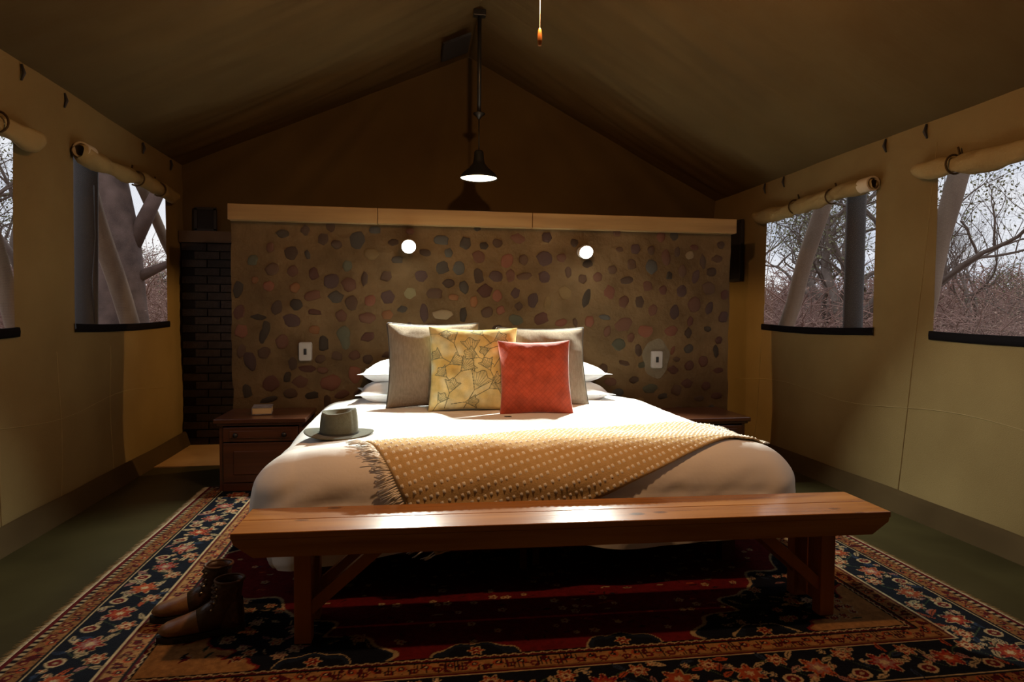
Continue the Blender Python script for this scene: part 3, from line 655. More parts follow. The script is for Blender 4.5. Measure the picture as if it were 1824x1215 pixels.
for k, (ox, oy, nx_, ny2) in enumerate(out):
    X0, Y0 = cx+ox, cy+oy
    head = max(0, ny2)
    # hem height along the perimeter
    hem = .19+.035*math.sin(X0*2.3+.6)+.02*math.sin(Y0*3.1)
    dl = math.hypot(X0-BX0, Y0-BYF)
    hem -= .085*math.exp(-(dl/.16)**2)
    if ny2 < -.5: hem += .03*math.sin(X0*5.1)
    for j in range(NR):
        s = j/(NR-1)
        if s < .30:
            q_ = s/.30; inset = (1-q_)
            # plateau: scale from the centre line to the edge rounding
            ix, iy = ox-nx_*RE, oy-ny2*RE
            sc = .02+.98*q_
            xx, yy = cx+ix*sc, cy+iy*sc
            zz = float(ztop(xx, yy))
        else:
            u_ = (s-.30)/.70
            arc = .42
            ex, ey = X0-nx_*RE, Y0-ny2*RE; ze = float(ztop(ex, ey))
            if u_ < arc:
                a = u_/arc*PI/2; off = RE*math.sin(a); zz = ze-RE*(1-math.cos(a)); bil = 0
            else:
                v_ = (u_-arc)/(1-arc); off = RE+.015*math.sin(v_*PI)+(.02*v_*max(0, -ny2)-.055*v_*abs(nx_)); zz = (ze-RE)*(1-v_)+hem*v_; bil = v_
            depth = max(0, ze-zz)
            ph = (X0*7.0 if abs(ny2) > abs(nx_) else Y0*7.0)
            f = .030*depth*2*float(fbm(ph*.55+depth*2.6, depth*2.2+3, 2))+.020*depth*math.sin(ph*1.9+depth*3)
            cz = float(fbm(X0*3.2+Y0*2.1+depth*5, depth*2.5-X0*1.4, 3)); f += .022*min(1, depth*5)*(.14-abs(cz))*1.6
            corner = abs(nx_*ny2)*2
            f += corner*.05*math.sin(depth*9)*depth*2
            xx, yy = ex+nx_*(off+f), ey+ny2*(off+f)
            if head > .5: yy = min(yy, 5.17)
        Pts[k, j] = (xx, yy, zz)
P2 = Pts
# creases on top
P2[:, :, 2] += .008*fbm(P2[:, :, 0]*5+P2[:, :, 1]*3, P2[:, :, 1]*2.4, 2)*(P2[:, :, 2] > .5)
P2[:, :, 1] = np.minimum(P2[:, :, 1], 5.175)
dv = obj('duvet', gridmesh(P2[:, :, 0], P2[:, :, 1], P2[:, :, 2], closed_u=True), LINENW, bed); dv.location = (-.60, -4.0, 0)
# unfolded duvet surface for the throw: s = x, t = distance from y=3.6 towards the foot
BVHsrc = None
from mathutils.bvhtree import BVHTree
_v = [Vector(p) for p in P2.reshape(-1, 3)]
_idx = np.arange(NP*NR).reshape(NP, NR); _idx = np.vstack([_idx, _idx[:1]])
_q = np.stack([_idx[:-1, :-1], _idx[1:, :-1], _idx[1:, 1:], _idx[:-1, 1:]], -1).reshape(-1, 4)
BVH = BVHTree.FromPolygons(_v, [tuple(int(i) for i in f) for f in _q])
def drop(x, y, z0=2.0):
    h = BVH.ray_cast(Vector((x, y, z0)), Vector((0, 0, -1)))
    return h[0].z if h[0] else None
YE = BYF+RE
def surf(x, t):
    """point on the duvet, t = cloth length measured from y=4.0 towards the foot"""
    y = 4.0-t
    if y > YE:
        return Vector((x, y, drop(x, y) or .55)), Vector((0, 0, 1))
    rest = YE-y; arcl = RE*PI/2
    ze = drop(x, YE) or .55
    if rest < arcl:
        a = rest/RE; d = Vector((0, -math.sin(a), math.cos(a)))
    else: a = PI/2; d = Vector((0, -1, 0))
    if rest < arcl: base = Vector((x, YE, ze-RE))
    else: base = Vector((x, YE, ze-RE-(rest-arcl)))
    h = BVH.ray_cast(base+d*.6, -d)
    p = h[0] if h[0] else base+d*RE
    return p, d

# throw
th_root = empty('knitted_throw', (.8, 3.2, .6)); tag(th_root, 'cream and tan bobble knit throw draped across the foot of the bed', 'blanket')
TA = np.array([-.22, .90]); TB = np.array([1.78, .31]); TC = np.array([1.80, .85]); TF = np.array([.10, 1.50])
NU_, NV_ = 150, 56
TX = np.zeros((NU_, NV_, 3)); TN = np.zeros((NU_, NV_, 3))
for i in range(NU_):
    u_ = i/(NU_-1)
    for j in range(NV_):
        v_ = j/(NV_-1)
        sag = .05*math.sin(u_*PI)
        pt = (1-v_)*((1-u_)*TA+u_*TB)+v_*((1-u_)*TF+u_*TC)
        pt = pt+np.array([0, -.035*math.sin(u_*PI*1.5)*(1-v_)+ .05*math.sin(u_*PI)*v_])
        p, n_ = surf(pt[0], pt[1])
        TX[i, j] = p+n_*.010; TN[i, j] = n_
off = .0035*(np.sin(np.arange(NU_)[:, None]*2.1)*np.cos(np.arange(NV_)[None]*1.9))
TT = TX+TN*(off[..., None]+.003)
# smooth lightly
for _ in range(3):
    TT[1:-1, 1:-1] = (TT[1:-1, 1:-1]*2+TT[:-2, 1:-1]+TT[2:, 1:-1]+TT[1:-1, :-2]+TT[1:-1, 2:])/6
o = obj('woven_cloth', gridmesh(TT[:, :, 0], TT[:, :, 1], TT[:, :, 2]), THROWM, th_root); o.location = (-.8, -3.2, -.6)
sm = o.modifiers.new('s', 'SOLIDIFY'); sm.thickness = .007; sm.offset = -1
q = MB()
def samp(A, u_, v_):
    i = min(u_*(NU_-1), NU_-1.001); j = min(v_*(NV_-1), NV_-1.001); a, b4 = int(i), int(j); fi, fj = i-a, j-b4
    return (A[a, b4]*(1-fi)*(1-fj)+A[a+1, b4]*fi*(1-fj)+A[a, b4+1]*(1-fi)*fj+A[a+1, b4+1]*fi*fj)
OCT = [(1, 0, 0), (.5, .8, .35), (-.5, .8, .35), (-1, 0, 0), (-.5, -.8, .35), (.5, -.8, .35), (0, 0, 1)]
OF = [(0, 1, 6), (1, 2, 6), (2, 3, 6), (3, 4, 6), (4, 5, 6), (5, 0, 6)]
nA, nB = 62, 17
for a in range(nA):
    for c in range(nB):
        u_ = (a+.5+.15*rg.uniform(-1, 1))/nA; v_ = (c+.5)/nB
        p = Vector(samp(TT, u_, v_)); n_ = Vector(samp(TN, u_, v_)).normalized()
        eu_ = (Vector(samp(TT, min(u_+.01, 1), v_))-Vector(samp(TT, max(u_-.01, 0), v_))).normalized(); ev_ = n_.cross(eu_)
        if eu_.length < .5: continue
        q.add([p+eu_*(.0125*x_)+ev_*(.0115*y_)+n_*(.0125*z_+.002) for x_, y_, z_ in OCT], OF)
o = q.build('bobble', BOBBLE, th_root, True); o.location = (-.8, -3.2, -.6); o['kind'] = 'stuff'
# crosswise yarn ridges
q = MB()
for a in range(nA+1):
    q.tube([samp(TT, a/nA, v/14)+.0032*samp(TN, a/nA, v/14) for v in range(15)], .0022, 4, False)
o = q.build('yarn_ridge', THROWM, th_root, True); o.location = (-.8, -3.2, -.6); o['kind'] = 'stuff'
q = MB()
for e, u_, sg in ((0, 0, -1), (1, 1, 1)):
    for k in range(60):
        v_ = (k+.5)/60; p = Vector(samp(TT, u_, v_)); n_ = Vector(samp(TN, u_, v_)).normalized(); L_ = rg.uniform(.05, .10) if e == 0 else rg.uniform(.02, .05)
        down = Vector((0, 0, -.5)) if n_.z < .6 else Vector((0, 0, 0))
        for r_ in range(3):
            d = Vector((sg*1.0, rg.uniform(-.5, .5)*(1 if n_.z > .5 else .2), rg.uniform(-.2, .2)))+down; d.normalize()
            d = d-n_*d.dot(n_)*.9
            q.tube([p, p+d*L_*.5+n_*.010, p+d*L_+n_*.002+Vector((rg.uniform(-.008, .008), 0, 0))], [.0032, .0026, .0016], 4)
o = q.build('fringe', BOBBLE, th_root, True); o.location = (-.8, -3.2, -.6); o['kind'] = 'stuff'

# ------------------------------------------------------------------ pillows and cushions
def cushion_me(w, h, T, pinch=.10, n=60, seed=0, wr=.006, ear=.0, colors=None, flange=0):
    t = np.linspace(-1, 1, n); Uc, Vc = np.meshgrid(t, t, indexing='ij')
    f = 1-pinch*(1-Vc**2)*1.0; g = 1-pinch*(1-Uc**2)*1.0
    X = Uc*w/2*(1-pinch*np.abs(Uc)**2*(1-Vc**2)); Z = Vc*h/2*(1-pinch*np.abs(Vc)**2*(1-Uc**2))
    fl = 1-flange
    U_, V_ = np.clip(Uc/fl, -1, 1), np.clip(Vc/fl, -1, 1)
    prof = np.clip((1-np.abs(U_)**2.6), 0, 1)**.55*np.clip((1-np.abs(V_)**2.6), 0, 1)**.55
    nse = fbm(Uc*2.3+seed, Vc*2.3+seed*2, 3)
    rad = np.sin(np.arctan2(Vc, Uc)*10+seed)*np.clip(Uc**2+Vc**2-.5, 0, 1)
    B = T/2*prof*(1+.16*nse)+wr*prof**.5*rad+.002
    vs = []; idx = np.arange(n*n).reshape(n, n)
    Vf = np.concatenate([np.stack([X, -B, Z], -1).reshape(-1, 3), np.stack([X, B, Z], -1).reshape(-1, 3)])
    q1 = np.stack([idx[:-1, :-1], idx[1:, :-1], idx[1:, 1:], idx[:-1, 1:]], -1).reshape(-1, 4)
    q2 = (q1+n*n)[:, ::-1]
    bd = list(idx[:, 0])+list(idx[-1, 1:])+list(idx[::-1, -1][1:])+list(idx[0, ::-1][1:-1])
    bq = [(bd[i], bd[(i+1) % len(bd)], bd[(i+1) % len(bd)]+n*n, bd[i]+n*n) for i in range(len(bd))]
    fs = [tuple(int(v) for v in f_) for f_ in q1]+[tuple(int(v) for v in f_) for f_ in q2]+[tuple(int(v) for v in f_)[::-1] for f_ in bq]
    me = mesh(Vf, fs)
    if colors is not None:
        c = colors(Uc, Vc); a = me.color_attributes.new('weave', 'FLOAT_COLOR', 'POINT'); cc = np.ones((2*n*n, 4), np.float32)
        cc[:n*n, :3] = c.reshape(-1, 3); cc[n*n:, :3] = c.reshape(-1, 3); a.data.foreach_set('color', cc.ravel())
    rim = [(X.ravel()[i], 0, Z.ravel()[i]) for i in bd]
    return me, rim
def cushion(name, w, h, T, loc, rot, mat, label, cat='cushion', piping=None, group=None, **kw):
    me, rim = cushion_me(w, h, T, **kw)
    r = empty(name, loc); r.rotation_euler = rot; tag(r, label, cat, group)
    o = obj('cover', me, mat, r, (0, 0, h/2))
    if piping:
        q = MB(); pr_ = [Vector(p) for p in rim][::2]; q.tube(pr_+[pr_[0]], .0058, 6, False)
        o2 = q.build('piping', piping, r, True); o2.location = (0, 0, h/2)
    return r
def standing(x, y, ang_deg, yaw_=0, roll_=0):
    return (math.radians(-ang_deg), roll_, yaw_)
# big linen squares
cushion('linen_cushion', .645, .60, .20, (.145, 4.47, .605), standing(0, 0, 17, .02), LINENG, 'natural linen cushion with dark piping on the left, behind the floral cushion', piping=PIPE, group='linen cushions', pinch=.07, seed=2, wr=.010)
cushion('linen_cushion', .645, .58, .20, (.915, 4.49, .595), standing(0, 0, 17, .03), LINENG, 'natural linen cushion with dark piping on the right, behind the coral cushion', piping=PIPE, group='linen cushions', pinch=.065, seed=5, wr=.010)
# floral print
fr_ = random.Random(4)
def floral_col(Uc, Vc):
    n = Uc.shape[0]; c = np.zeros((n, n, 3)); base = srgb('dcc888'); b2_ = srgb('d0ad5e'); b3 = srgb('dfdab0')
    k = np.clip(fbm(Uc*2+3, Vc*2, 3)+.5, 0, 1)[..., None]; c[:] = base*(1-k)+b2_*k
    k2 = np.clip(fbm(Uc*3+9, Vc*3+2, 2)*1.6, 0, 1)[..., None]; c[:] = c*(1-k2)+b3*k2
    ink = srgb('6c6a50')
    def fan_(cx_, cy_, R, a0, sp, nr):
        du = Uc-cx_; dv_ = Vc-cy_; r = np.hypot(du, dv_); th_ = (np.arctan2(dv_, du)-a0+PI) % (2*PI)-PI
        e = R*(1+.10*np.cos(th_*9)); m = (np.abs(th_) < sp)
        c[m & (r < e)] = c[m & (r < e)]*.45+srgb('cdbb84')*.55
        c[m & (np.abs(r-e) < .009)] = ink
        c[(np.abs(np.abs(th_)-sp)*r < .007) & (r < e)] = ink
        for q_ in range(nr):
            aa = -sp+2*sp*(q_+.5)/nr; c[(np.abs(th_-aa)*r < .0055) & (r < e) & (r > R*.25)] = ink*1.6
        # stem
        t_ = np.clip(-(du*math.cos(a0)+dv_*math.sin(a0)), 0, R*1.1); px_ = du+math.cos(a0)*t_; py_ = dv_+math.sin(a0)*t_
        c[(np.hypot(px_, py_) < .008)] = ink
    for cx_, cy_, R, a0 in ((-.45, .55, .26, 1.9), (.45, .62, .25, .6), (-.72, .20, .22, 2.6), (-.55, .05, .24, .5), (-.05, .30, .30, 1.7), (.10, .20, .26, 2.7), (.62, .28, .26, 1.0), (-.30, -.12, .28, .8), (-.62, -.25, .22, 2.3), (.35, -.10, .24, 2.0), (.70, -.15, .25, .4), (.0, -.55, .36, 1.1), (.32, -.52, .34, .55), (-.55, -.62, .26, 1.3), (.62, -.68, .26, 1.5), (-.20, -.85, .22, .1), (.2, .78, .22, 2.2), (-.8, .8, .2, 0), (-.8, -.85, .2, 1), (.35, .42, .18, 3.5)):
        fan_(cx_, cy_, R*1.25, a0, .60, 7)
    bdr = (np.abs(Uc) > .965) | (np.abs(Vc) > .965); c[bdr] *= .8
    return c
cushion('floral_cushion', .60, .575, .19, (.395, 4.27, .603), standing(0, 0, 16, -.02, .01), FLORAL, 'mustard yellow cushion printed with ink drawn flowers', pinch=.075, seed=8, n=210, colors=floral_col, wr=.008)
def coral_col(Uc, Vc):
    n = Uc.shape[0]; c = np.zeros((n, n, 3)); c[:] = srgb('b04628')
    a = np.abs(((Uc+Vc)*7) % 1-.5); b5 = np.abs(((Uc-Vc)*7) % 1-.5); m = (a < .09) | (b5 < .09); c[m] *= .82
    return c*(1+.06*fbm(Uc*9, Vc*9)[..., None])
cushion('coral_cushion', .478, .495, .17, (.785, 4.10, .600), standing(0, 0, 17, -.05, -.012), CORAL, 'coral orange velvet cushion with a diamond pattern at the front', pinch=.07, seed=12, n=150, colors=coral_col, wr=.008)
# sleeping pillows lying in two stacks
pil = [((-.02, 4.90, .585), .045, 'white pillow at the bottom of the left stack, behind the linen cushion', .78, 21), ((.0, 4.93, .725), -.05, 'white pillow on top of the left stack, behind the linen cushion', .76, 33),
       ((1.11, 4.92, .570), -.05, 'white pillow at the bottom of the right stack, behind the linen cushion', .78, 41), ((1.09, 4.95, .715), .05, 'white pillow on top of the right stack, behind the linen cushion', .76, 53)]
for (p, yw, lb, w_, sd) in pil:
    me, rim = cushion_me(w_, .48, .19, pinch=.10, seed=sd, wr=.020, n=60, flange=.07)
    r = empty('pillow', p, yw); tag(r, lb, 'pillow', 'white pillows stacked at the head of the bed')
    o = obj('pillowcase', me, LINENP, r, (0, 0, .085), (PI/2, 0, 0))
# ------------------------------------------------------------------ hat
hx0, hy0 = -.385, 3.52
hz = drop(hx0, hy0)+.004
hat = empty('felt_hat', (hx0, hy0, hz), -.10); hat.rotation_euler = (.0, .02, -.12); tag(hat, 'olive felt hat with a pinched crown lying on the white duvet', 'hat')
n = 64; rings = []
def hatring(rx, ry, zf, ph=0): return [(rx*math.cos(2*PI*k/n), ry*math.sin(2*PI*k/n), zf(2*PI*k/n)) for k in range(n)]
brimz = lambda rr: (lambda a: .004+.014*(abs(math.cos(a))**3)*rr-.004*rr*(1 if math.sin(a) < 0 else 0)*abs(math.sin(a)))
q = MB(); R_ = [(.098, .118), (.12, .138), (.145, .160), (.168, .178), (.182, .188)]
vs = []
for i, (a, b6) in enumerate(R_): vs += hatring(a*.99, b6*.86, brimz(i/4))
fs = [(i*n+k, i*n+(k+1) % n, (i+1)*n+(k+1) % n, (i+1)*n+k) for i in range(len(R_)-1) for k in range(n)]
q.add(vs, fs); o = q.build('brim', FELT, hat, True); sm = o.modifiers.new('s', 'SOLIDIFY'); sm.thickness = .004
# crown
q = MB(); vs = []
prof = [(0, 1.0), (.03, 1.0), (.066, .98), (.100, .94), (.121, .90), (.128, .85), (.124, .77), (.106, .63), (.094, .45), (.091, .2), (.091, .02)]
for i, (z, k) in enumerate(prof):
    for j in range(n):
        a = 2*PI*j/n; rx, ry = .098*k, .102*k
        zz = z+.006
        x_, y_ = rx*math.cos(a), ry*math.sin(a)
        if i >= 3: zz += (.010*math.cos(a-.3)-.012*abs(math.sin(a)))*min(1, (i-2)/3) if i < 8 else 0
        if 2 <= i <= 6: # front pinch towards -y side
            pn = math.exp(-((a-1.18*PI) % (2*PI))**2/.08)+math.exp(-((a-1.82*PI) % (2*PI))**2/.08); x_ *= 1-.08*pn; y_ *= 1-.06*pn
        vs.append((x_, y_, zz))
fs = [(i*n+k, i*n+(k+1) % n, (i+1)*n+(k+1) % n, (i+1)*n+k) for i in range(len(prof)-1) for k in range(n)]+[tuple((len(prof)-1)*n+k for k in range(n))]
q.add(vs, fs); q.build('crown', FELT, hat, True)
q = MB(); vs = hatring(.1005, .1045, lambda a: .006)+hatring(.101, .105, lambda a: .012)+hatring(.0995, .1035, lambda a: .019)
q.add(vs, [(i*n+k, i*n+(k+1) % n, (i+1)*n+(k+1) % n, (i+1)*n+k) for i in range(2) for k in range(n)]); q.build('hat_band', FELTD, hat, True)

# ------------------------------------------------------------------ bench
bn = empty('wooden_bench', (.65, 2.58, 0), -.022); tag(bn, 'long varnished pine bench standing across the foot of the bed', 'bench')
BL = 2.60; HB = .448
q = MB(); q.box((0, -.0775, HB-.012), (BL, .152, .024)); q.build('seat_plank', BENCHM, bn, bevel=.003)
q = MB(); q.box((0, .0775, HB-.012), (BL, .152, .024)); q.build('seat_plank', BENCHM, bn, bevel=.003)
for sy in (-1, 1):
    q = MB(); y0 = sy*.140; x1 = BL/2-.004; zt, zb = HB-.0245, HB-.094
    pr_ = [(-x1, zt), (x1, zt), (x1-.004, zt-.018), (x1-.075, zb), (-x1+.075, zb), (-x1+.004, zt-.018)]
    m_ = len(pr_); q.add([(a, y0-.011, c) for a, c in pr_]+[(a, y0+.011, c) for a, c in pr_], [tuple(range(m_)), tuple(range(2*m_-1, m_-1, -1))]+[(i, i+m_, (i+1) % m_+m_, (i+1) % m_) for i in range(m_)])
    q.build('apron', BENCHM, bn, bevel=.002)
for sx_ in (-1, 1):
    lx = -1.052 if sx_ < 0 else 1.045
    for sy in (-1, 1):
        q = MB(); q.box((lx, sy*.098, (HB-.026+.013)/2), (.062, .058, HB-.026-.013)); q.build('leg', BENCHV, bn, bevel=.003)
        q = MB(); a = Vector((lx-sx_*.02, sy*.098, .135)); e = Vector((lx-sx_*.335, sy*.098, HB-.04)); d = e-a; L_ = d.length
        mt = Matrix.Rotation(-math.atan2(d.z, d.x), 3, 'Y'); q.box((a+e)/2, (L_, .030, .044), mt); q.build('brace', BENCHV, bn, bevel=.002)
    q = MB(); q.box((lx, 0, .23), (.026, .14, .36)); q.build('end_panel', BENCHV, bn)

# ------------------------------------------------------------------ bedside cabinets
def cabinet(xa, xb, yf, zt, label):
    r = empty('bedside_cabinet', ((xa+xb)/2, (yf+YW)/2, 0)); tag(r, label, 'cabinet', 'bedside cabinets')
    w, d = xb-xa, YW-.03-yf; z0 = 0.0
    q = MB(); q.box((0, 0, zt-.016), (w, d, .032)); q.build('top', STANDM, r, bevel=.006)
    q = MB(); q.box((0, .0, zt-.040), (w-.035, d-.03, .018)); q.build('cornice', STANDM, r, bevel=.004)
    fy = -d/2+.030; bw = w-.06
    q = MB()
    q.box((-bw/2+.012, .01, (zt-.05)/2+.001), (.024, d-.06, zt-.052)); q.box((bw/2-.012, .01, (zt-.05)/2+.001), (.024, d-.06, zt-.052))
    q.box((0, d/2-.03, (zt-.05)/2), (bw, .015, zt-.06)); q.box((0, .01, .05), (bw-.05, d-.07, .02)); q.box((0, fy+.01, .035), (bw-.05, .02, .06))
    q.build('carcass', STANDM, r)
    q = MB(); q.box((0, fy+.004, zt-.112), (bw-.055, .022, .10)); dr_ = q.build('drawer', STANDM, r, bevel=.004)
    q = MB(); q.box((0, fy-.010, zt-.112), (bw-.14, .012, .055)); q.build('raised_panel', STANDM, dr_, bevel=.004)
    for sx_ in (-.16, .16):
        q = MB(); q.lathe([(0, .0), (.010, 0), (.012, .012), (.018, .022), (.014, .032), (0, .034)], (0, 0, 0), 14); k_ = q.build('knob', BLKMET, dr_, True); k_.location = (sx_, fy-.014, zt-.112); k_.rotation_euler = (PI/2, 0, 0)
    zc = (zt-.17+.07)/2; zh = zt-.17-.07
    q = MB(); q.box((0, fy+.004, zc), (bw-.055, .020, zh)); dd = q.build('door', STANDM, r, bevel=.003)
    q = MB()
    q.box((0, fy-.008, zc), (bw-.19, .010, zh-.11)); q.build('door_panel', STANDM, dd, bevel=.006)
    q = MB(); q.lathe([(0, 0), (.008, 0), (.014, .02), (0, .03)], (0, 0, 0), 12); k_ = q.build('knob', BLKMET, dd, True); k_.location = (bw/2-.065, fy-.010, zc+.05); k_.rotation_euler = (PI/2, 0, 0)
    return r
cabinet(-1.345, -.735, 4.66, .515, 'dark stained bedside cabinet left of the bed with a book on it')
cabinet(1.935, 2.545, 4.61, .475, 'dark stained bedside cabinet right of the bed, partly behind the duvet')
# book
bk = empty('paperback_book', (-1.075, 4.93, .5165), math.radians(8)); tag(bk, 'thick paperback with a dark patterned cover lying on the left cabinet', 'book')
q = MB(); q.box((0, 0, .027), (.125, .185, .040)); q.build('pages', PAPER, bk)
q = MB(); q.box((0, 0, .0035), (.132, .192, .003)); q.box((0, 0, .0495), (.132, .192, .003)); q.box((-.066, 0, .0265), (.003, .192, .049)); q.build('cover', CARD, bk)

# ------------------------------------------------------------------ boots
def boot(loc, rz, label):
    r = empty('ankle_boot', loc, rz); tag(r, label, 'boot', 'pair of brown ankle boots')
    # centre line from the shaft mouth down and forward (+x = toe)
    ctr = [(-.012, .200), (-.008, .170), (-.006, .140), (-.004, .112), (.004, .088), (.028, .070), (.062, .058), (.100, .050), (.140, .045), (.175, .042), (.205, .040), (.226, .038), (.236, .036)]
    rad = [(.052, .046), (.052, .044), (.050, .041), (.050, .038), (.056, .037), (.060, .038), (.056, .041), (.046, .044), (.038, .046), (.032, .045), (.026, .039), (.016, .024), (.003, .004)]
    n_ = 24; vs = []
    for i, ((cx_, cz_), (ra, rb_)) in enumerate(zip(ctr, rad)):
        p0 = ctr[max(i-1, 0)]; p1 = ctr[min(i+1, len(ctr)-1)]; t = Vector((p1[0]-p0[0], 0, p1[1]-p0[1])).normalized()
        if i < 3: t = Vector((0, 0, -1))
        nrm = Vector((t.z, 0, -t.x))       # in-plane normal
        nrm = -nrm
        for k in range(n_):
            a = 2*PI*k/n_; v = Vector((cx_, 0, cz_))+nrm*ra*math.cos(a)+Vector((0, 1, 0))*rb_*math.sin(a)
            if v.z < .018: v.z = .018
            if i >= 4 and v.x < -.062: v.x = -.062
            vs.append(v)
    # heel counter: pull the lower back out
    fs = [(i*n_+k, i*n_+(k+1) % n_, (i+1)*n_+(k+1) % n_, (i+1)*n_+k) for i in range(len(ctr)-1) for k in range(n_)]
    half = 7
    q = MB(); q.add(vs[:(half+1)*n_], [f for f in fs if min(f)//n_ < half]); o = q.build('upper', LEATHER, r, True); sm = o.modifiers.new('s', 'SOLIDIFY'); sm.thickness = .003; sm.offset = 1
    q = MB(); q.add(vs[half*n_:], [tuple(i-half*n_ for i in f) for f in fs if min(f)//n_ >= half]); q.build('toe_cap', LEATHT, r, True)
    q = MB(); q.lathe([(0, .018), (.050, .02), (.052, .05), (.049, .09), (.047, .12)], (0, 0, 0), 20)
    o = q.build('heel_counter', LEATHER, r, True); o.location = (-.012, 0, 0); o.scale = (1.02, .78, 1)
    # sole
    outl = [(-.068, 0), (-.062, .028), (-.04, .037), (0, .034), (.04, .036), (.09, .046), (.14, .050), (.185, .045), (.220, .030), (.242, .010)]
    ring = outl+[(x_, -y_) for x_, y_ in outl[::-1][0:-1]]
    m_ = len(ring)
    q = MB(); q.add([(a, b7, 0) for a, b7 in ring]+[(a, b7, .022) for a, b7 in ring], [tuple(range(m_-1, -1, -1)), tuple(range(m_, 2*m_))]+[(i, (i+1) % m_, m_+(i+1) % m_, m_+i) for i in range(m_)]); q.build('sole', SOLE, r)
    # collar, laces, eyelets
    q = MB(); q.tube([(-.012+.053*math.cos(a), .047*math.sin(a), .199) for a in np.linspace(0, 2*PI, 25)], .005, 8, False); q.build('collar', LACE, r, True)
    q = MB()
    for k in range(6):
        z = .180-k*.020; xf = .047+(.0 if k < 3 else (k-2)*.011)
        for s in (-1, 1): q.tube([(xf-.012, s*.026, z+.004), (xf+.006, 0, z-.004), (xf-.012, -s*.026, z-.010)], .0028, 5)
    q.build('laces', LACE, r, True)
    for k in range(4):
        z = .178-k*.026; xf = .040+(.0 if k < 2 else (k-1)*.010)
        for s in (-1, 1):
            q = MB(); q.lathe([(0, 0), (.005, 0), (.005, .003), (0, .004)], (0, 0, 0), 8); o = q.build('eyelet', EYELET, r, True); o.location = (xf-.006, s*.034, z); o.rotation_euler = (-s*PI/2, 0, 0)
    return r
boot((-.800, 2.800, .012), math.radians(193), 'brown ankle boot on the rug, the one further back')
boot((-.715, 2.635, .012), math.radians(196), 'brown ankle boot on the rug, nearest the camera')

# ------------------------------------------------------------------ outside
g = MB(); g.box((0, 20, -.06), (140, 140, .08)); gr = g.build('ground_outside', GROUND); tag(gr, 'dry reddish ground outside the tent', kind='structure')
def pole(name, a, b8, r0, mat, label, cat='pole', n=10, wob=.0):
    q = MB(); a = Vector(a); b8 = Vector(b8); pts_ = []
    for k in range(13):
        t = k/12; p = a.lerp(b8, t); pts_.append(p+Vector((wob*math.sin(k*1.3), wob*math.cos(k*1.7), 0)))
    q.tube(pts_, r0, n); o = q.build(name, mat, None, True); tag(o, label, cat); return o
def unx(px, py, x):
    d = fwd+r2*((px-912)/F_PX)-u2*((py-607.5)/F_PX); t = x/d.x; return Vector((0, 0, HC))+d*t
def along_line(p, q_, t): return p+(q_-p)*t
def pole_px(name, pa, pb, xa, xb, r, mat, label, ext0=.0, ext1=.0, **kw):
    a = unx(*pa, xa); b9 = unx(*pb, xb); d = b9-a
    t0 = (0.0-a.z)/(d.z) if abs(d.z) > .1 else 0
    t1 = (2.75-a.z)/d.z
    return pole(name, a+d*t0, a+d*t1, r, mat, label, **kw)
pole_px('tent_pole', (152, 330), (152, 560), -2.50, -2.50, .088, POSTD, 'thick dark upright pole outside the left window')
pole_px('tent_pole', (1525, 380), (1519, 570), 3.50, 3.50, .072, POSTD, 'dark upright pole outside the right hand window nearest the stone wall')
pole_px('log_strut', (168, 380), (228, 565), -2.75, -2.75, .085, LOG, 'leaning log behind the dark pole outside the left window', wob=.008)
pole_px('log_strut', (268, 370), (300, 440), -2.9, -2.9, .055, LOG, 'leaning log at the upper right of the left window', wob=.006)
pole_px('log_strut', (0, 480), (24, 570), -2.8, -2.8, .06, LOG, 'leaning dark log in the window at the left edge', wob=.006)
pole_px('log_strut', (1460, 385), (1402, 572), 3.9, 3.75, .075, LOG, 'leaning peeled log outside the right hand window nearest the stone wall', wob=.01)
pole_px('log_strut', (1706, 312), (1668, 460), 3.9, 3.75, .068, LOG, 'leaning peeled log at the left side of the window with open sky', wob=.01)
b = MB(); b.tube([unx(167, 330, -2.42), unx(170, 420, -2.42), unx(165, 500, -2.42), unx(169, 575, -2.42)], .007, 6); o = b.build('hanging_rope', BLKMET, None, True); tag(o, 'thin dark rope hanging beside the pole outside the left window', 'rope')

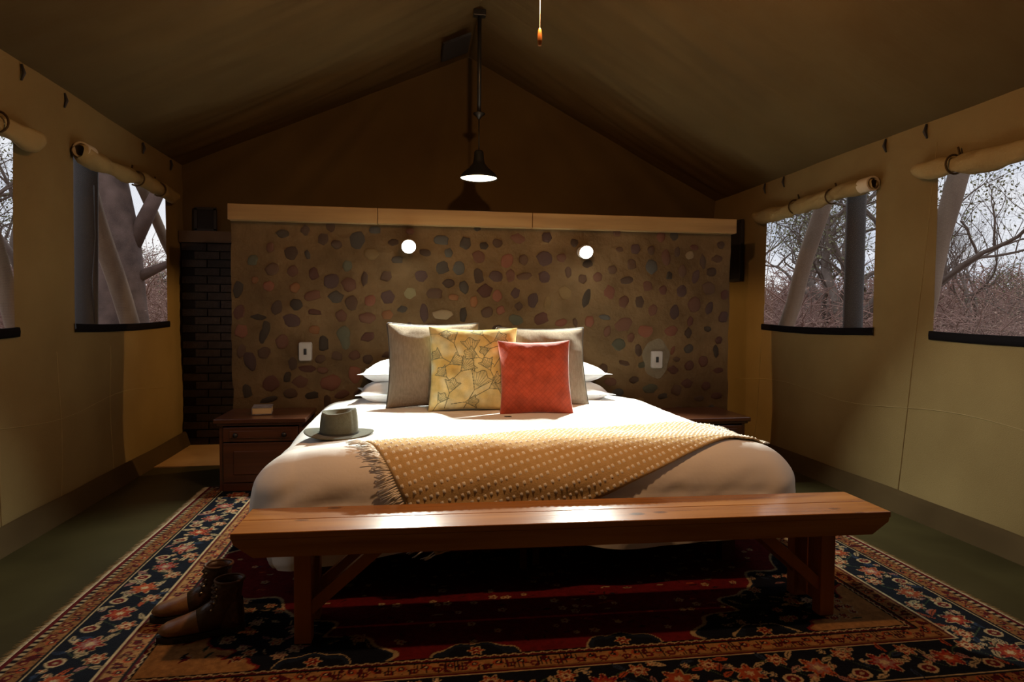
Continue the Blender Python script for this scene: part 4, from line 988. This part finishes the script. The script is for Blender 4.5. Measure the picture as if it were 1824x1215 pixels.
def tree_mesh(seed, H, trunk_r, spread, depth=6, first=.28, curl=.25, up=.15, leafn=0, leafs=.06):
    r = random.Random(seed); q = MB(); tips = []
    def branch(p, d, L, rad, dep):
        pts_ = [p]; n_ = 4 if dep > 2 else 3; dd = d.copy()
        for k in range(n_):
            dd = (dd+Vector((r.uniform(-curl, curl), r.uniform(-curl, curl), r.uniform(-curl*.6, curl*.6)+up*.25))).normalized(); pts_.append(pts_[-1]+dd*L/n_)
        end = rad*.62
        q.tube(pts_, [rad+(end-rad)*k/n_ for k in range(n_+1)], 6 if dep > 3 else (4 if dep > 1 else 3), False)
        if dep <= 1: tips.append(pts_[-1]); tips.append(pts_[1])
        if dep == 0: return
        kids = 2 if r.random() < .35 else 3
        for k in range(kids):
            i = n_ if k == 0 else r.randint(1, n_)
            ax = Vector((r.uniform(-1, 1), r.uniform(-1, 1), r.uniform(-.3, .7))).normalized()
            nd = (dd*(1-spread*r.uniform(.7, 1.1))+ax*spread*r.uniform(.8, 1.5)).normalized()
            branch(pts_[i], nd, L*r.uniform(.62, .86), end*r.uniform(.62, .95), dep-1)
    branch(Vector((0, 0, -.1)), Vector((r.uniform(-.1, .1), r.uniform(-.1, .1), 1)), H*first, trunk_r, depth)
    lf = MB()
    for t in tips:
        for _ in range(leafn):
            c = t+Vector((r.uniform(-1, 1), r.uniform(-1, 1), r.uniform(-.7, .7)))*.28; a = Vector((r.uniform(-1, 1), r.uniform(-1, 1), r.uniform(-1, 1))).normalized()*leafs; b_ = a.cross(Vector((r.uniform(-1, 1), r.uniform(-1, 1), 1))).normalized()*leafs*.6
            lf.add([c-a, c+b_, c+a, c-b_], [(0, 1, 2, 3)])
    me1 = mesh(q.v, q.f, True); me2 = mesh(lf.v, lf.f, False) if lf.v else None
    return me1, me2
def tree(me, loc, rz, sc, label, bark=BARK, group=None):
    root = empty('savanna_tree', loc, rz); root.scale = (sc, sc, sc); tag(root, label, 'tree', group)
    o = obj('branches', me[0], bark, root)
    if me[1] is not None: o = obj('foliage', me[1], LEAF, root); o['kind'] = 'stuff'
    return root
T1 = tree_mesh(3, 6.0, .15, .50, 7, .26, .30, .2, 1, .022)
T2 = tree_mesh(8, 6.5, .18, .58, 6, .26, .34, .1, 2, .024)
T3 = tree_mesh(21, 5.5, .12, .46, 7, .25, .22, .35, 0, .04)
def dirpt(px, dist):
    d = fwd+r2*((px-912)/F_PX); d.z = 0; d.normalize(); return d*dist
def put(me, px, dist, sc, rz, label, **kw):
    p = dirpt(px, dist); return tree(me, (p.x, p.y, -.05), rz, sc, label, **kw)
put(T3, 1735, 14.5, .90, .4, 'bare fan shaped tree in the middle of the window with open sky')
put(T2, 1925, 14, .80, 2.0, 'spreading tree with crooked limbs at the right edge of the photo')
put(T2, 1405, 13, 1.15, 3.6, 'leafy thorn tree at the far side of the right hand window nearest the stone wall')
put(T1, 1475, 15, 1.25, 1.2, 'leafy thorn tree behind the leaning log')
put(T1, 1555, 11, 1.1, 5.0, 'thorn tree seen right of the dark pole', )
put(T2, 1350, 20, 1.3, .9, 'distant thorn tree half hidden by the window edge')
put(T3, 1640, 22, 1.1, 3.9, 'distant small tree behind the log in the open sky window')
put(T1, 1440, 22, 1.3, 4.0, 'distant thorn tree between the log and the dark pole')
put(T1, 8, 12, 1.1, 2.2, 'leafy tree in the window at the left edge')
put(T2, -60, 16, 1.2, .2, 'tree beyond the left edge window')
put(T2, 285, 19, .9, 4.4, 'distant tree in the left window by the corner log')
# massive trunk in the left window
q = MB()
base = dirpt(216, 8.2)
def off_(dx, z, dy=0): return Vector((base.x+dx, base.y+dy, z))
q.tube([off_(.05, -.1), off_(0, .6), off_(-.02, 1.3), off_(-.02, 2.0), off_(-.12, 2.7), off_(-.30, 3.5), off_(-.5, 4.6)], [.44, .33, .27, .22, .19, .16, .12], 20)
q.tube([off_(0.10, 1.9), off_(.38, 2.5), off_(.52, 3.2), off_(.9, 4.2)], [.09, .07, .055, .04], 12)
q.tube([off_(.2, 1.62), off_(.52, 1.78), off_(.85, 1.72), off_(1.25, 1.86), off_(1.8, 1.84)], [.06, .035, .03, .028, .02], 8)
me = mesh(q.v, q.f); 
root = empty('baobab_like_tree', (0, 0, 0)); root.name = 'big_tree'; tag(root, 'massive pinkish tree trunk filling the left window', 'tree')
o = obj('trunk', me, BARKP, root)
# thickets
def shrub_me(seed, R, H, nst, leafn=0):
    r = random.Random(seed); q = MB(); lf = MB()
    for k in range(nst):
        a = r.uniform(0, 2*PI); rr = R*math.sqrt(r.random())*.8; p = Vector((rr*math.cos(a), rr*math.sin(a), 0)); d = Vector((math.cos(a)*r.uniform(0, .7), math.sin(a)*r.uniform(0, .7), 1)).normalized()
        h = H*r.uniform(.45, 1.0); pts_ = [p]
        for s in range(4):
            d = (d+Vector((r.uniform(-.35, .35), r.uniform(-.35, .35), r.uniform(-.25, .1)))).normalized(); pts_.append(pts_[-1]+d*h/4)
        rad = r.uniform(.007, .016); q.tube(pts_, [rad, rad*.9, rad*.7, rad*.5, rad*.3], 3, False)
        for s in range(7):
            i = r.randint(1, 4); dd = Vector((r.uniform(-1, 1), r.uniform(-1, 1), r.uniform(-.1, 1))).normalized(); l_ = h*r.uniform(.15, .35); m1 = pts_[i]+dd*l_*.5; e_ = m1+(dd+Vector((r.uniform(-.6, .6), r.uniform(-.6, .6), r.uniform(-.4, .4)))).normalized()*l_*.5
            q.tube([pts_[i], m1, e_], [rad*.6, rad*.45, rad*.3], 3, False)
            for _ in range(leafn):
                c = e_+Vector((r.uniform(-1, 1), r.uniform(-1, 1), r.uniform(-1, 1)))*.16; a_ = Vector((r.uniform(-1, 1), r.uniform(-1, 1), r.uniform(-1, 1))).normalized()*.016; b_ = a_.cross(Vector((r.random(), r.random(), 1))).normalized()*.010
                lf.add([c-a_, c+b_, c+a_, c-b_], [(0, 1, 2, 3)])
    return mesh(q.v, q.f), mesh(lf.v, lf.f, False) if lf.v else None
SH = [shrub_me(1, 1.5, 1.75, 150, 2), shrub_me(2, 1.6, 1.6, 150, 2), shrub_me(3, 1.4, 1.85, 130, 2)]
LEAFP = material('dry_pinkish_leaves', (.34, .20, .16), .9, var=(.42, .30, .22), vscale=2)
SHN = 0
def thicket(px, dist, sc, k, sidew, roww):
    global SHN
    p = dirpt(px, dist); root = empty('thorn_shrub', (p.x, p.y, -.02), rg.uniform(0, 6)); root.scale = (sc*1.15, sc*1.15, sc)
    tag(root, 'dry brown thorn shrub outside the %s windows, in the %s row of the thicket' % (sidew, roww), 'shrub', 'dry thorn shrubs outside the %s windows, %s row' % (sidew, roww))
    m1, m2 = SH[k]
    o = bpy.data.objects.new('stems', m1); COL.objects.link(o); o.parent = root
    if not m1.materials: m1.materials.append(TWIG)
    o = bpy.data.objects.new('dry_leaves', m2); COL.objects.link(o); o.parent = root; o['kind'] = 'stuff'
    if not m2.materials: m2.materials.append(LEAFP)
for (p0, p1, rows) in ((1320, 1960, ((8.5, .80, 110), (12, 1.0, 90), (17, 1.25, 80), (25, 1.6, 80), (36, 2.0, 80))), (-120, 330, ((8.5, .78, 110), (12, 1.0, 90), (17, 1.35, 80), (25, 1.9, 80), (36, 2.4, 80)))):
    for ri, (dist, sc, step) in enumerate(rows):
        px = p0+rg.uniform(0, 25)
        while px < p1:
            p_ = dirpt(px, dist); rr_ = 2.6*sc
            if (p_.x-rr_ > 3.3 or p_.x+rr_ < -2.4 or p_.y-rr_ > 6.8) and not (120 < px < 330 and dist < 9.5): thicket(px, dist*rg.uniform(.94, 1.08), sc*rg.uniform(.85, 1.12), rg.randrange(3), 'right' if p0 > 900 else 'left', {0: 'nearest', 1: 'second', 2: 'third', 3: 'fourth', 4: 'farthest'}[ri])
            px += step*rg.uniform(.8, 1.2)
